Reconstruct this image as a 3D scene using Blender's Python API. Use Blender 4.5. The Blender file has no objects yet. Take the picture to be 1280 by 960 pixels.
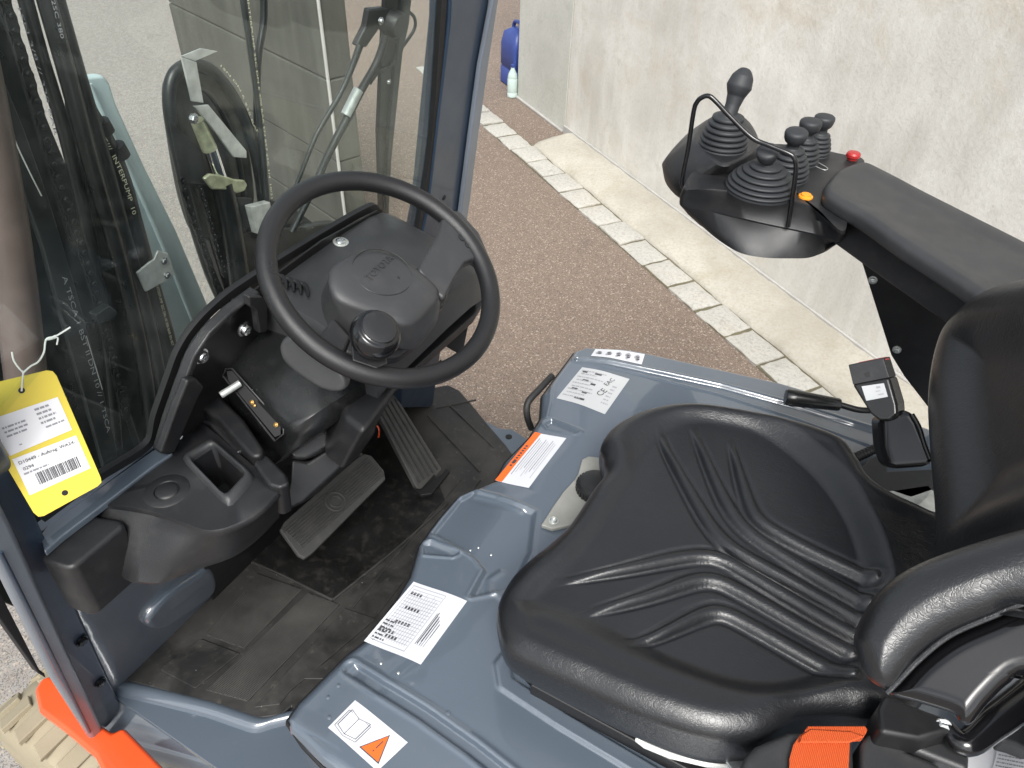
import bpy, math, random
import numpy as np
from mathutils import Matrix, Vector

random.seed(3)
rng = np.random.default_rng(5)
S = bpy.context.scene
COL = S.collection
R = math.radians

# ---------------------------------------------------------------- camera
PITCH, YAW, ROLL, EYE, FOC = 40.0, 28.0, -2.08, 1.99, 950.0
p_, y_, r_ = R(PITCH), R(YAW), R(ROLL)
hd = np.array([math.sin(y_), -math.cos(y_), 0.0]); up0 = np.array([0, 0, 1.0])
FW = hd * math.cos(p_) - up0 * math.sin(p_)
RT = np.cross(FW, up0); RT /= np.linalg.norm(RT)
U0 = np.cross(RT, FW)
CR = RT * math.cos(r_) - U0 * math.sin(r_)
CU = U0 * math.cos(r_) + RT * math.sin(r_)
EYEP = np.array([0, 0, EYE])
cd = bpy.data.cameras.new('camera'); cam = bpy.data.objects.new('camera', cd); COL.objects.link(cam)
cd.sensor_width = 36; cd.lens = FOC / 1280 * 36; cd.clip_start = 0.02; cd.clip_end = 500
cam.matrix_world = Matrix(((CR[0], CU[0], -FW[0], EYEP[0]), (CR[1], CU[1], -FW[1], EYEP[1]), (CR[2], CU[2], -FW[2], EYEP[2]), (0, 0, 0, 1)))
S.camera = cam
S.render.resolution_x = 1024; S.render.resolution_y = 768
S.view_settings.view_transform = 'Standard'; S.view_settings.look = 'None'
S.view_settings.exposure = 1.0; S.view_settings.gamma = 1
S.render.engine = 'CYCLES'
S.cycles.use_denoising = True
S.cycles.max_bounces = 8; S.cycles.transparent_max_bounces = 12
S.cycles.caustics_reflective = False; S.cycles.caustics_refractive = False

# ---------------------------------------------------------------- light
SUN_EL, SUN_ROT = 50.0, 335.0
W = bpy.data.worlds.new('World'); S.world = W; W.use_nodes = True
nt = W.node_tree; nt.nodes.clear()
wo = nt.nodes.new('ShaderNodeOutputWorld'); bg = nt.nodes.new('ShaderNodeBackground')
sky = nt.nodes.new('ShaderNodeTexSky'); sky.sky_type = 'NISHITA'; sky.sun_disc = False
sky.sun_elevation = R(SUN_EL); sky.sun_rotation = R(SUN_ROT); sky.air_density = 1.0; sky.dust_density = 3.0; sky.ozone_density = 1.0
hs = nt.nodes.new('ShaderNodeHueSaturation'); hs.inputs['Saturation'].default_value = 0.22
nt.links.new(sky.outputs[0], hs.inputs['Color'])
# soft cloud deck over the sky
tc = nt.nodes.new('ShaderNodeTexCoord'); nz = nt.nodes.new('ShaderNodeTexNoise')
nz.inputs['Scale'].default_value = 4.2; nz.inputs['Detail'].default_value = 5; nz.inputs['Roughness'].default_value = .55
nt.links.new(tc.outputs['Generated'], nz.inputs['Vector'])
cr = nt.nodes.new('ShaderNodeValToRGB'); cr.color_ramp.elements[0].position = .42; cr.color_ramp.elements[1].position = .60
cr.color_ramp.elements[0].color = (.66, .70, .74, 1); cr.color_ramp.elements[1].color = (1.5, 1.48, 1.45, 1)
nt.links.new(nz.outputs['Fac'], cr.inputs['Fac'])
mx = nt.nodes.new('ShaderNodeMix'); mx.data_type = 'RGBA'; mx.blend_type = 'MULTIPLY'; mx.inputs[0].default_value = 1
nt.links.new(hs.outputs[0], mx.inputs[6]); nt.links.new(cr.outputs[0], mx.inputs[7])
nt.links.new(mx.outputs[2], bg.inputs[0]); bg.inputs[1].default_value = 0.125
nt.links.new(bg.outputs[0], wo.inputs[0])
sd = bpy.data.lights.new('sun', 'SUN'); sd.energy = 1.9; sd.angle = R(24); sd.color = (1, .97, .92)
sun = bpy.data.objects.new('sun', sd); COL.objects.link(sun)
# azimuth of the sun, measured the way the sky texture measures it
az = R(SUN_ROT); el = R(SUN_EL)
sdir = Vector((math.sin(az) * math.cos(el), math.cos(az) * math.cos(el), math.sin(el)))
sun.rotation_euler = sdir.to_track_quat('Z', 'Y').to_euler()

# ---------------------------------------------------------------- a pixel of the photograph turned into a point on a plane
def ray(px, py): return FW + CR * (px - 640) / FOC - CU * (py - 480) / FOC
def on(px, py, z=None, x=None, y=None, pl=None):
    d = ray(px, py)
    if z is not None: n, k = np.array([0, 0, 1.]), z
    elif x is not None: n, k = np.array([1., 0, 0]), x
    elif y is not None: n, k = np.array([0, 1., 0]), y
    else: n, k = pl
    return EYEP + d * ((k - n @ EYEP) / (n @ d))
def ons(pts, **k): return np.array([on(p[0], p[1], **k) for p in pts])
def onz(pts): return np.array([on(p[0], p[1], z=p[2]) for p in pts])
def plane(pt, n):
    n = np.array(n, float); n /= np.linalg.norm(n); return (n, float(n @ np.array(pt, float)))

# ---------------------------------------------------------------- materials
def newmat(name):
    m = bpy.data.materials.new(name); m.use_nodes = True
    return m, m.node_tree, m.node_tree.nodes['Principled BSDF']
def N(t, typ, **kw):
    n = t.nodes.new(typ)
    for k, v in kw.items():
        if k in n.inputs: n.inputs[k].default_value = v
        else: setattr(n, k, v)
    return n
def ramp(t, src, p0, p1, c0, c1):
    r = t.nodes.new('ShaderNodeValToRGB'); e = r.color_ramp.elements
    e[0].position = p0; e[1].position = p1
    f = lambda c: (c, c, c, 1) if not hasattr(c, '__len__') else (*c[:3], 1)
    e[0].color = f(c0); e[1].color = f(c1)
    t.links.new(src, r.inputs[0]); return r
def mixc(t, f, a, b, mode='MIX'):
    m = t.nodes.new('ShaderNodeMix'); m.data_type = 'RGBA'; m.blend_type = mode
    for s, v in ((0, f), (6, a), (7, b)):
        if hasattr(v, 'links') or hasattr(v, 'is_linked'): t.links.new(v, m.inputs[s])
        elif s == 0: m.inputs[0].default_value = v
        else: m.inputs[s].default_value = (*v[:3], 1)
    return m.outputs[2]
def coords(t, scale=(1, 1, 1), world=False):
    if world:
        g = t.nodes.new('ShaderNodeNewGeometry'); src = g.outputs['Position']
    else:
        g = t.nodes.new('ShaderNodeTexCoord'); src = g.outputs['Object']
    mp = t.nodes.new('ShaderNodeMapping'); mp.inputs['Scale'].default_value = scale
    t.links.new(src, mp.inputs[0]); return mp.outputs[0]
def bump(t, b, h, strength, dist, prev=None):
    n = t.nodes.new('ShaderNodeBump'); n.inputs['Strength'].default_value = strength; n.inputs['Distance'].default_value = dist
    t.links.new(h, n.inputs['Height'])
    if prev is not None: t.links.new(prev, n.inputs['Normal'])
    if b is not None: t.links.new(n.outputs[0], b.inputs['Normal'])
    return n.outputs[0]

def plain(name, col, rough=.5, metal=0., grain=0., gs=600., var=.12, vs=8., coat=0., dust=0., spec=.5):
    m, t, b = newmat(name)
    v = coords(t, world=True)
    n1 = N(t, 'ShaderNodeTexNoise', Scale=vs, Detail=5); t.links.new(v, n1.inputs[0])
    c = mixc(t, ramp(t, n1.outputs[0], .3, .7, 0., 1.).outputs[0], tuple(x * (1 - var) for x in col), tuple(min(1, x * (1 + var)) for x in col))
    if dust:
        n3 = N(t, 'ShaderNodeTexNoise', Scale=vs * 3, Detail=8, Roughness=.7); t.links.new(v, n3.inputs[0])
        c = mixc(t, ramp(t, n3.outputs[0], .5, .75, 0., dust).outputs[0], c, (.32, .30, .27))
    t.links.new(c, b.inputs['Base Color'])
    b.inputs['Metallic'].default_value = metal; b.inputs['Specular IOR Level'].default_value = spec
    n2 = N(t, 'ShaderNodeTexNoise', Scale=vs * 2.3, Detail=6); t.links.new(v, n2.inputs[0])
    rr = ramp(t, n2.outputs[0], .25, .75, max(0, rough - .07), min(1, rough + .08)); t.links.new(rr.outputs[0], b.inputs['Roughness'])
    if grain:
        g = N(t, 'ShaderNodeTexNoise', Scale=gs, Detail=2); t.links.new(v, g.inputs[0])
        bump(t, b, g.outputs[0], grain, .0006)
    if coat: b.inputs['Coat Weight'].default_value = coat; b.inputs['Coat Roughness'].default_value = .04
    return m

M = {}
M['plastic'] = plain('black_plastic', (.0125, .0130, .0145), .42, grain=.55, gs=900, dust=.05)
M['plastic_smooth'] = plain('smooth_black_plastic', (.010, .0105, .011), .26, grain=.08, gs=500, dust=.03)
M['plastic_grey'] = plain('dark_grey_plastic', (.030, .031, .033), .42, grain=.5, gs=900, dust=.05)
M['gloss_black'] = plain('glossy_black', (.006, .006, .007), .16, coat=.15)
M['black_metal'] = plain('black_metal', (.008, .008, .009), .45, dust=.03)
M['seal'] = plain('rubber_seal', (.006, .006, .007), .6)
M['rubber'] = plain('black_rubber', (.022, .022, .023), .62, grain=.3, gs=400, dust=.08)
M['rim'] = plain('rim_grip', (.010, .010, .011), .33, grain=.7, gs=1300)
M['rib'] = plain('boot_rubber', (.020, .022, .025), .55, grain=.2)
M['greasy'] = plain('greasy_steel', (.010, .012, .012), .32, metal=.35, var=.5, vs=30, grain=.4, gs=200)
M['mast'] = plain('mast_paint', (.005, .007, .007), .32, var=.35, vs=10, dust=.0)
M['mastbar'] = plain('hose_rubber', (.013, .016, .016), .38, var=.3, vs=12, dust=.02, grain=.4, gs=500)
M['zinc'] = plain('zinc_plate', (.62, .64, .62), .38, metal=.75, var=.18, vs=40)
M['zincdull'] = plain('dull_zinc', (.50, .52, .50), .5, metal=.55, var=.2, vs=50)
M['chrome'] = plain('chrome', (.8, .8, .8), .12, metal=1.)
M['bolt'] = plain('bolt_steel', (.55, .56, .56), .26, metal=1., var=.2, vs=80)
M['carriage'] = plain('pale_blue_grey_paint', (.36, .45, .46), .45, var=.12)
M['white'] = plain('white_plastic', (.68, .69, .66), .4, var=.05)
M['aluminium'] = plain('cast_plate', (.26, .26, .24), .6, metal=.1, grain=.6, gs=250, var=.12, vs=20)
M['label'] = plain('label_white', (.58, .59, .63), .38, var=.03)
M['labelgrey'] = plain('label_silver', (.45, .46, .47), .35, var=.05)
M['paper'] = plain('paper', (.78, .78, .80), .7, var=.03)
M['print'] = plain('print_black', (.05, .05, .055), .5)
M['printgrey'] = plain('print_grey', (.30, .30, .32), .5)
M['printtan'] = plain('print_cream', (.62, .60, .42), .5)
M['orange'] = plain('orange_print', (.78, .13, .02), .4, var=.04)
M['yellow'] = plain('yellow_card', (.70, .55, .06), .5, var=.05)
M['redorange'] = plain('red_orange_paint', (.72, .085, .020), .34, coat=.5, var=.06)
M['red'] = plain('red_plastic', (.34, .02, .02), .35)
M['pedal'] = plain('pedal_rubber', (.060, .060, .058), .6, grain=.3, gs=400, dust=.12)
M['sheave'] = plain('worn_sheave', (.055, .056, .048), .45, var=.4, vs=25, grain=.2)
M['reflectbrown'] = plain('reflection_brown', (.085, .062, .055), .45, var=.3, vs=12)  # colour of a brown reflection in the windscreen, not of a real part
M['wet'] = plain('oily_floor', (.009, .009, .009), .38, var=.5, vs=12, dust=.10, grain=.2)
M['amber'] = plain('amber_plastic', (.75, .28, .02), .4)
M['steelrib'] = plain('string_white', (.75, .75, .72), .7)
M['blueplastic'] = plain('blue_plastic', (.03, .055, .22), .45, var=.1)
M['bottle'] = plain('clear_bottle', (.45, .55, .52), .15, var=.1)
M['tyre'] = plain('pale_tyre_rubber', (.30, .26, .18), .7, grain=.5, gs=200, var=.12)
M['yzinc'] = plain('yellow_zinc', (.42, .44, .30), .4, metal=.6, var=.25, vs=60)
M['brass'] = plain('brass', (.45, .28, .10), .35, metal=.9)

# slate blue gloss paint
def paint():
    m, t, b = newmat('slate_blue_paint'); v = coords(t, world=True)
    n1 = N(t, 'ShaderNodeTexNoise', Scale=5., Detail=4); t.links.new(v, n1.inputs[0])
    c = mixc(t, n1.outputs[0], (.076, .096, .122), (.092, .114, .142))
    d = N(t, 'ShaderNodeTexNoise', Scale=40., Detail=9, Roughness=.75); t.links.new(v, d.inputs[0])
    c = mixc(t, ramp(t, d.outputs[0], .60, .80, 0., .10).outputs[0], c, (.35, .36, .36))
    t.links.new(c, b.inputs['Base Color']); b.inputs['Roughness'].default_value = .28
    b.inputs['Coat Weight'].default_value = .8; b.inputs['Coat Roughness'].default_value = .03; b.inputs['Coat IOR'].default_value = 1.75
    w = N(t, 'ShaderNodeTexNoise', Scale=14., Detail=2); t.links.new(v, w.inputs[0])
    o = N(t, 'ShaderNodeTexNoise', Scale=260., Detail=2); t.links.new(v, o.inputs[0])
    h = bump(t, None, w.outputs[0], .14, .004); h = bump(t, b, o.outputs[0], .04, .0006, h)
    t.links.new(h, b.inputs['Coat Normal'])
    return m
M['paint'] = paint()
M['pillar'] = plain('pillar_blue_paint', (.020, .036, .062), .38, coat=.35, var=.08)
M['pillarhighlight'] = plain('pillar_edge_highlight', (.15, .17, .20), .35, coat=.3, var=.08)  # paler copy of the pillar paint, edge highlight put into the colour

def leather():
    m, t, b = newmat('black_leather'); v = coords(t)
    wz = N(t, 'ShaderNodeTexNoise', Scale=35., Detail=3); t.links.new(v, wz.inputs[0])
    vm = t.nodes.new('ShaderNodeVectorMath'); vm.operation = 'MULTIPLY_ADD'
    t.links.new(wz.outputs['Color'], vm.inputs[0]); vm.inputs[1].default_value = (.03, .03, .03); t.links.new(v, vm.inputs[2])
    v1 = N(t, 'ShaderNodeTexVoronoi', Scale=210., feature='DISTANCE_TO_EDGE'); t.links.new(vm.outputs[0], v1.inputs['Vector'])
    v2 = N(t, 'ShaderNodeTexVoronoi', Scale=75., feature='DISTANCE_TO_EDGE'); t.links.new(vm.outputs[0], v2.inputs['Vector'])
    # long fine creases
    mp = N(t, 'ShaderNodeMapping'); mp.inputs['Scale'].default_value = (30, 150, 60); mp.inputs['Rotation'].default_value = (0, 0, .8)
    t.links.new(vm.outputs[0], mp.inputs[0])
    cz = N(t, 'ShaderNodeTexNoise', Scale=1.6, Detail=5, Roughness=.65); t.links.new(mp.outputs[0], cz.inputs[0])
    mask = N(t, 'ShaderNodeTexNoise', Scale=9., Detail=3); t.links.new(v, mask.inputs[0])
    mk = ramp(t, mask.outputs[0], .35, .65, .15, 1.)
    r1 = ramp(t, v1.outputs[0], 0., .12, 0., 1.); r2 = ramp(t, v2.outputs[0], 0., .05, 0., 1.)
    r3 = ramp(t, cz.outputs[0], .42, .56, 0., 1.)
    h2 = N(t, 'ShaderNodeMath', operation='MULTIPLY'); t.links.new(r2.outputs[0], h2.inputs[0]); t.links.new(mk.outputs[0], h2.inputs[1])
    h3 = N(t, 'ShaderNodeMath', operation='MULTIPLY'); t.links.new(r3.outputs[0], h3.inputs[0]); t.links.new(mk.outputs[0], h3.inputs[1])
    p = bump(t, None, r1.outputs[0], .15, .0006)
    p = bump(t, None, h2.outputs[0], .15, .0008, p)
    p = bump(t, b, h3.outputs[0], .18, .0010, p)
    n1 = N(t, 'ShaderNodeTexNoise', Scale=6., Detail=4); t.links.new(v, n1.inputs[0])
    c = mixc(t, n1.outputs[0], (.0085, .009, .0105), (.015, .016, .018))
    t.links.new(c, b.inputs['Base Color'])
    rr = ramp(t, n1.outputs[0], .3, .7, .27, .38); t.links.new(rr.outputs[0], b.inputs['Roughness'])
    b.inputs['Specular IOR Level'].default_value = .62
    return m
M['leather'] = leather()

def glass():
    m, t, b = newmat('window_glass'); t.nodes.remove(b)
    out = t.nodes['Material Output']
    tr = N(t, 'ShaderNodeBsdfTransparent'); tr.inputs[0].default_value = (.955, .985, .970, 1)
    gl = N(t, 'ShaderNodeBsdfGlossy'); gl.inputs[0].default_value = (.95, 1, .98, 1); gl.inputs['Roughness'].default_value = 0.01
    df = N(t, 'ShaderNodeBsdfDiffuse'); df.inputs[0].default_value = (.6, .62, .6, 1)
    lw = N(t, 'ShaderNodeLayerWeight', Blend=.5); pw = N(t, 'ShaderNodeMath', operation='POWER'); t.links.new(lw.outputs['Facing'], pw.inputs[0]); pw.inputs[1].default_value = 5.
    fr = N(t, 'ShaderNodeMath', operation='MULTIPLY_ADD'); t.links.new(pw.outputs[0], fr.inputs[0]); fr.inputs[1].default_value = .95; fr.inputs[2].default_value = .022
    mm = N(t, 'ShaderNodeMixShader'); t.links.new(fr.outputs[0], mm.inputs[0]); t.links.new(tr.outputs[0], mm.inputs[1]); t.links.new(gl.outputs[0], mm.inputs[2])
    v = coords(t, scale=(1, 1, .35), world=True)
    n = N(t, 'ShaderNodeTexNoise', Scale=16., Detail=9, Roughness=.7); t.links.new(v, n.inputs[0])
    rr = ramp(t, n.outputs[0], .45, .85, .004, .06)
    m2 = N(t, 'ShaderNodeMixShader'); t.links.new(rr.outputs[0], m2.inputs[0]); t.links.new(mm.outputs[0], m2.inputs[1]); t.links.new(df.outputs[0], m2.inputs[2])
    t.links.new(m2.outputs[0], out.inputs[0]); return m
M['glass'] = glass()

def asphalt():
    m, t, b = newmat('asphalt'); v = coords(t, world=True)
    big = N(t, 'ShaderNodeTexNoise', Scale=1.1, Detail=5, Roughness=.6); t.links.new(v, big.inputs[0])
    mid = N(t, 'ShaderNodeTexNoise', Scale=22., Detail=7, Roughness=.72); t.links.new(v, mid.inputs[0])
    red = mixc(t, big.outputs[0], (.146, .100, .070), (.212, .156, .114))
    grey = mixc(t, big.outputs[0], (.255, .255, .24), (.33, .33, .315))
    # the lane in front of the truck is grey, the strip along the setts reddish
    sx = N(t, 'ShaderNodeSeparateXYZ'); t.links.new(v, sx.inputs[0])
    ma = N(t, 'ShaderNodeMath', operation='MULTIPLY_ADD'); t.links.new(sx.outputs['X'], ma.inputs[0]); ma.inputs[1].default_value = .62
    ad = N(t, 'ShaderNodeMath', operation='MULTIPLY'); t.links.new(sx.outputs['Y'], ad.inputs[0]); ad.inputs[1].default_value = .78
    t.links.new(ad.outputs[0], ma.inputs[2])
    f = ramp(t, ma.outputs[0], .0, 1., 0., 1.)
    mr = N(t, 'ShaderNodeMapRange'); t.links.new(ma.outputs[0], mr.inputs[0])
    mr.inputs[1].default_value = -.75; mr.inputs[2].default_value = .1
    base = mixc(t, mr.outputs[0], red, grey)
    base = mixc(t, ramp(t, mid.outputs[0], .35, .65, .0, .45).outputs[0], base, (.09, .075, .065))
    vo = N(t, 'ShaderNodeTexVoronoi', Scale=170.); t.links.new(v, vo.inputs['Vector'])
    vo2 = N(t, 'ShaderNodeTexVoronoi', Scale=320.); t.links.new(v, vo2.inputs['Vector'])
    sc = N(t, 'ShaderNodeSeparateColor'); t.links.new(vo.outputs['Color'], sc.inputs[0])
    sc2 = N(t, 'ShaderNodeSeparateColor'); t.links.new(vo2.outputs['Color'], sc2.inputs[0])
    base = mixc(t, ramp(t, sc2.outputs[0], .0, 1., .0, .6).outputs[0], base, (.30, .24, .20), 'MIX')
    base = mixc(t, ramp(t, sc2.outputs[1], .70, .74, .0, .55).outputs[0], base, (.05, .042, .04))
    base = mixc(t, ramp(t, sc.outputs[0], .90, .92, .0, .6).outputs[0], base, (.42, .36, .29))
    st = N(t, 'ShaderNodeTexNoise', Scale=3.2, Detail=3); t.links.new(v, st.inputs[0])
    base = mixc(t, ramp(t, st.outputs[0], .66, .76, 0., .35).outputs[0], base, (.07, .065, .06))
    t.links.new(base, b.inputs['Base Color']); b.inputs['Roughness'].default_value = .85
    p = bump(t, None, vo.outputs['Distance'], .35, .003); bump(t, b, mid.outputs[0], .4, .006, p)
    return m
M['asphalt'] = asphalt()

def concrete(name, c0, c1, stain=(.36, .28, .18), stain_amt=.35, streak=.3, streakc=None, fine=.5, dark=(.22, .22, .2), darkamt=.3):
    m, t, b = newmat(name); v = coords(t, world=True)
    n0 = N(t, 'ShaderNodeTexNoise', Scale=1.6, Detail=7, Roughness=.62, Distortion=.5); t.links.new(v, n0.inputs[0])
    c = mixc(t, ramp(t, n0.outputs[0], .32, .68, 0., 1.).outputs[0], c0, c1)
    vs = coords(t, scale=(5, 5, .55), world=True)
    n1 = N(t, 'ShaderNodeTexNoise', Scale=1.4, Detail=6, Roughness=.6); t.links.new(vs, n1.inputs[0])
    c = mixc(t, ramp(t, n1.outputs[0], .45, .75, 0., streak).outputs[0], c, streakc or c1)
    n2 = N(t, 'ShaderNodeTexNoise', Scale=2.7, Detail=8, Roughness=.7, Distortion=.8); t.links.new(v, n2.inputs[0])
    c = mixc(t, ramp(t, n2.outputs[0], .52, .74, 0., stain_amt).outputs[0], c, stain)
    n4 = N(t, 'ShaderNodeTexNoise', Scale=9., Detail=8, Roughness=.75); t.links.new(v, n4.inputs[0])
    c = mixc(t, ramp(t, n4.outputs[0], .56, .72, 0., darkamt).outputs[0], c, dark)
    n3 = N(t, 'ShaderNodeTexNoise', Scale=70., Detail=8, Roughness=.75); t.links.new(v, n3.inputs[0])
    c = mixc(t, ramp(t, n3.outputs[0], .47, .66, 0., .5 if fine > .6 else .25).outputs[0], c, dark)
    vo = N(t, 'ShaderNodeTexVoronoi', Scale=9.); t.links.new(v, vo.inputs['Vector'])
    c = mixc(t, ramp(t, vo.outputs['Distance'], .03, .06, .35, 0.).outputs[0], c, dark)
    t.links.new(c, b.inputs['Base Color']); b.inputs['Roughness'].default_value = .88
    p = bump(t, None, n3.outputs[0], fine, .003); bump(t, b, n4.outputs[0], .3, .012, p)
    return m
M['wall'] = concrete('pale_concrete', (.49, .470, .425), (.69, .675, .63), stain=(.48, .41, .30), stain_amt=.7, streak=.6, streakc=(.75, .74, .70), dark=(.36, .33, .28), darkamt=.42)
M['wall2'] = concrete('greenish_concrete', (.44, .44, .40), (.56, .56, .51), stain=(.40, .40, .33), stain_amt=.4, streak=.4, streakc=(.56, .56, .5))
M['block'] = concrete('weathered_concrete', (.040, .041, .034), (.078, .076, .064), stain=(.06, .055, .04), stain_amt=.6, streak=.6, streakc=(.12, .12, .10), dark=(.06, .06, .05))
M['strip'] = concrete('kerb_concrete', (.32, .295, .25), (.48, .455, .40), stain=(.30, .26, .17), stain_amt=.5, streak=.0, fine=.8, dark=(.28, .25, .17), darkamt=.5)
M['sett'] = concrete('granite', (.37, .36, .33), (.49, .475, .43), stain=(.36, .30, .2), stain_amt=.3, streak=0., fine=1., dark=(.16, .15, .14), darkamt=.5)
M['mortar'] = concrete('mossy_mortar', (.085, .075, .045), (.15, .135, .085), fine=1., dark=(.08, .08, .04))
M['caulk'] = plain('joint_sealant', (.40, .39, .37), .6, var=.1, vs=14)

def matmat():
    m, t, b = newmat('worn_floor_rubber'); v = coords(t, world=True)
    n = N(t, 'ShaderNodeTexNoise', Scale=7., Detail=9, Roughness=.7, Distortion=.6); t.links.new(v, n.inputs[0])
    n2 = N(t, 'ShaderNodeTexNoise', Scale=55., Detail=6, Roughness=.7); t.links.new(v, n2.inputs[0])
    c = mixc(t, ramp(t, n.outputs[0], .38, .72, 0., 1.).outputs[0], (.014, .014, .014), (.050, .047, .043))
    c = mixc(t, ramp(t, n2.outputs[0], .58, .76, 0., .4).outputs[0], c, (.15, .14, .12))
    w = N(t, 'ShaderNodeTexVoronoi', Scale=30.); t.links.new(v, w.inputs['Vector'])
    c = mixc(t, ramp(t, w.outputs['Distance'], .02, .035, .8, 0.).outputs[0], c, (.4, .38, .34))
    t.links.new(c, b.inputs['Base Color'])
    rr = ramp(t, n.outputs[0], .3, .7, .42, .75); t.links.new(rr.outputs[0], b.inputs['Roughness'])
    bump(t, b, n2.outputs[0], .2, .001); return m
M['floormat'] = matmat()
def padmat():
    m, t, b = newmat('ribbed_tread_rubber'); v = coords(t, world=True)
    w = N(t, 'ShaderNodeTexWave', Scale=110., bands_direction='Y'); t.links.new(v, w.inputs[0])
    n = N(t, 'ShaderNodeTexNoise', Scale=9., Detail=8, Roughness=.7); t.links.new(v, n.inputs[0])
    c = mixc(t, ramp(t, n.outputs[0], .35, .7, 0., 1.).outputs[0], (.018, .018, .0175), (.052, .049, .045))
    t.links.new(c, b.inputs['Base Color']); b.inputs['Roughness'].default_value = .62
    bump(t, b, w.outputs[0], .6, .0012); return m
M['pad'] = padmat()
def webbing():
    m, t, b = newmat('orange_webbing'); v = coords(t, world=True)
    w = N(t, 'ShaderNodeTexWave', Scale=170., bands_direction='X', Distortion=1.); t.links.new(v, w.inputs[0])
    w2 = N(t, 'ShaderNodeTexWave', Scale=170., bands_direction='Z'); t.links.new(v, w2.inputs[0])
    c = mixc(t, w.outputs[0], (.46, .060, .010), (.66, .105, .018)); t.links.new(c, b.inputs['Base Color'])
    b.inputs['Roughness'].default_value = .75; p = bump(t, None, w.outputs[0], .7, .0012); bump(t, b, w2.outputs[0], .5, .001, p); return m
M['web'] = webbing()

# ---------------------------------------------------------------- object helpers
WLOC = {}
def link(o, parent, wloc):
    COL.objects.link(o); WLOC[o.name] = np.array(wloc, float)
    if parent is not None:
        o.parent = parent; o.location = tuple(np.array(wloc) - WLOC[parent.name])
    else: o.location = tuple(wloc)
def tag(o, label=None, cat=None, group=None, kind=None):
    if label: o['label'] = label
    if cat: o['category'] = cat
    if group: o['group'] = group
    if kind: o['kind'] = kind
    return o
def empty(name, loc, parent=None):
    o = bpy.data.objects.new(name, None); o.empty_display_size = .05; link(o, parent, loc); return o
def add(name, V, F, mats, parent=None, fm=None, bevel=0., seg=3, sub=0, sharp=35, smooth=True, solid=0., kind=None, origin=None):
    V = np.asarray(V, float)
    c = np.array(origin) if origin is not None else (V.min(0) + V.max(0)) / 2
    me = bpy.data.meshes.new(name)
    me.from_pydata([tuple(v) for v in (V - c)], [], [tuple(int(i) for i in f) for f in F])
    if not isinstance(mats, (list, tuple)): mats = [mats]
    for m in mats: me.materials.append(M[m] if isinstance(m, str) else m)
    if fm is not None: me.polygons.foreach_set('material_index', np.array(fm, dtype=np.int32))
    me.validate(); me.update()
    import bmesh
    if smooth: me.polygons.foreach_set('use_smooth', np.ones(len(me.polygons), bool))
    bm = bmesh.new(); bm.from_mesh(me)
    if not (solid or kind == 'open'): bmesh.ops.recalc_face_normals(bm, faces=bm.faces)
    bm.to_mesh(me); bm.free()
    if smooth and not bevel and not sub: me.set_sharp_from_angle(angle=R(sharp))
    o = bpy.data.objects.new(name, me); link(o, parent, c)
    if solid:
        s = o.modifiers.new('solid', 'SOLIDIFY'); s.thickness = solid; s.offset = -1
    if bevel:
        b = o.modifiers.new('bevel', 'BEVEL'); b.width = bevel; b.segments = seg; b.limit_method = 'ANGLE'; b.angle_limit = R(28); b.harden_normals = True
    if sub:
        s = o.modifiers.new('sub', 'SUBSURF'); s.levels = sub; s.render_levels = sub
    return o
def prism(name, P, vec, mat, parent=None, bevel=.002, **k):
    P = np.asarray(P, float); n = len(P); V = np.vstack([P, P + np.asarray(vec, float)])
    F = [list(range(n))[::-1], list(range(n, 2 * n))] + [[i, (i + 1) % n, n + (i + 1) % n, n + i] for i in range(n)]
    return add(name, V, F, mat, parent, bevel=bevel, **k)
def loft(name, rings, mat, parent=None, caps=True, bevel=0., **k):
    n = len(rings[0]); V = np.vstack(rings); F = []
    for j in range(len(rings) - 1):
        for i in range(n):
            a = j * n + i; b = j * n + (i + 1) % n; F.append([a, b, b + n, a + n])
    if caps: F += [list(range(n))[::-1], list(range((len(rings) - 1) * n, len(rings) * n))]
    return add(name, V, F, mat, parent, bevel=bevel, **k)
def catmull(P, per=6, closed=False):
    P = np.asarray(P, float); n = len(P)
    if n < 3 and not closed: return np.array([P[0] + (P[-1] - P[0]) * t for t in np.linspace(0, 1, per + 1)])
    out = []
    for i in range(n if closed else n - 1):
        if closed: a, b, c, d = P[(i - 1) % n], P[i], P[(i + 1) % n], P[(i + 2) % n]
        else: a, b, c, d = P[max(i - 1, 0)], P[i], P[i + 1], P[min(i + 2, n - 1)]
        for t in np.linspace(0, 1, per, endpoint=False):
            out.append(.5 * ((2 * b) + (-a + c) * t + (2 * a - 5 * b + 4 * c - d) * t * t + (-a + 3 * b - 3 * c + d) * t ** 3))
    if not closed: out.append(P[-1])
    return np.array(out)
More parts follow.
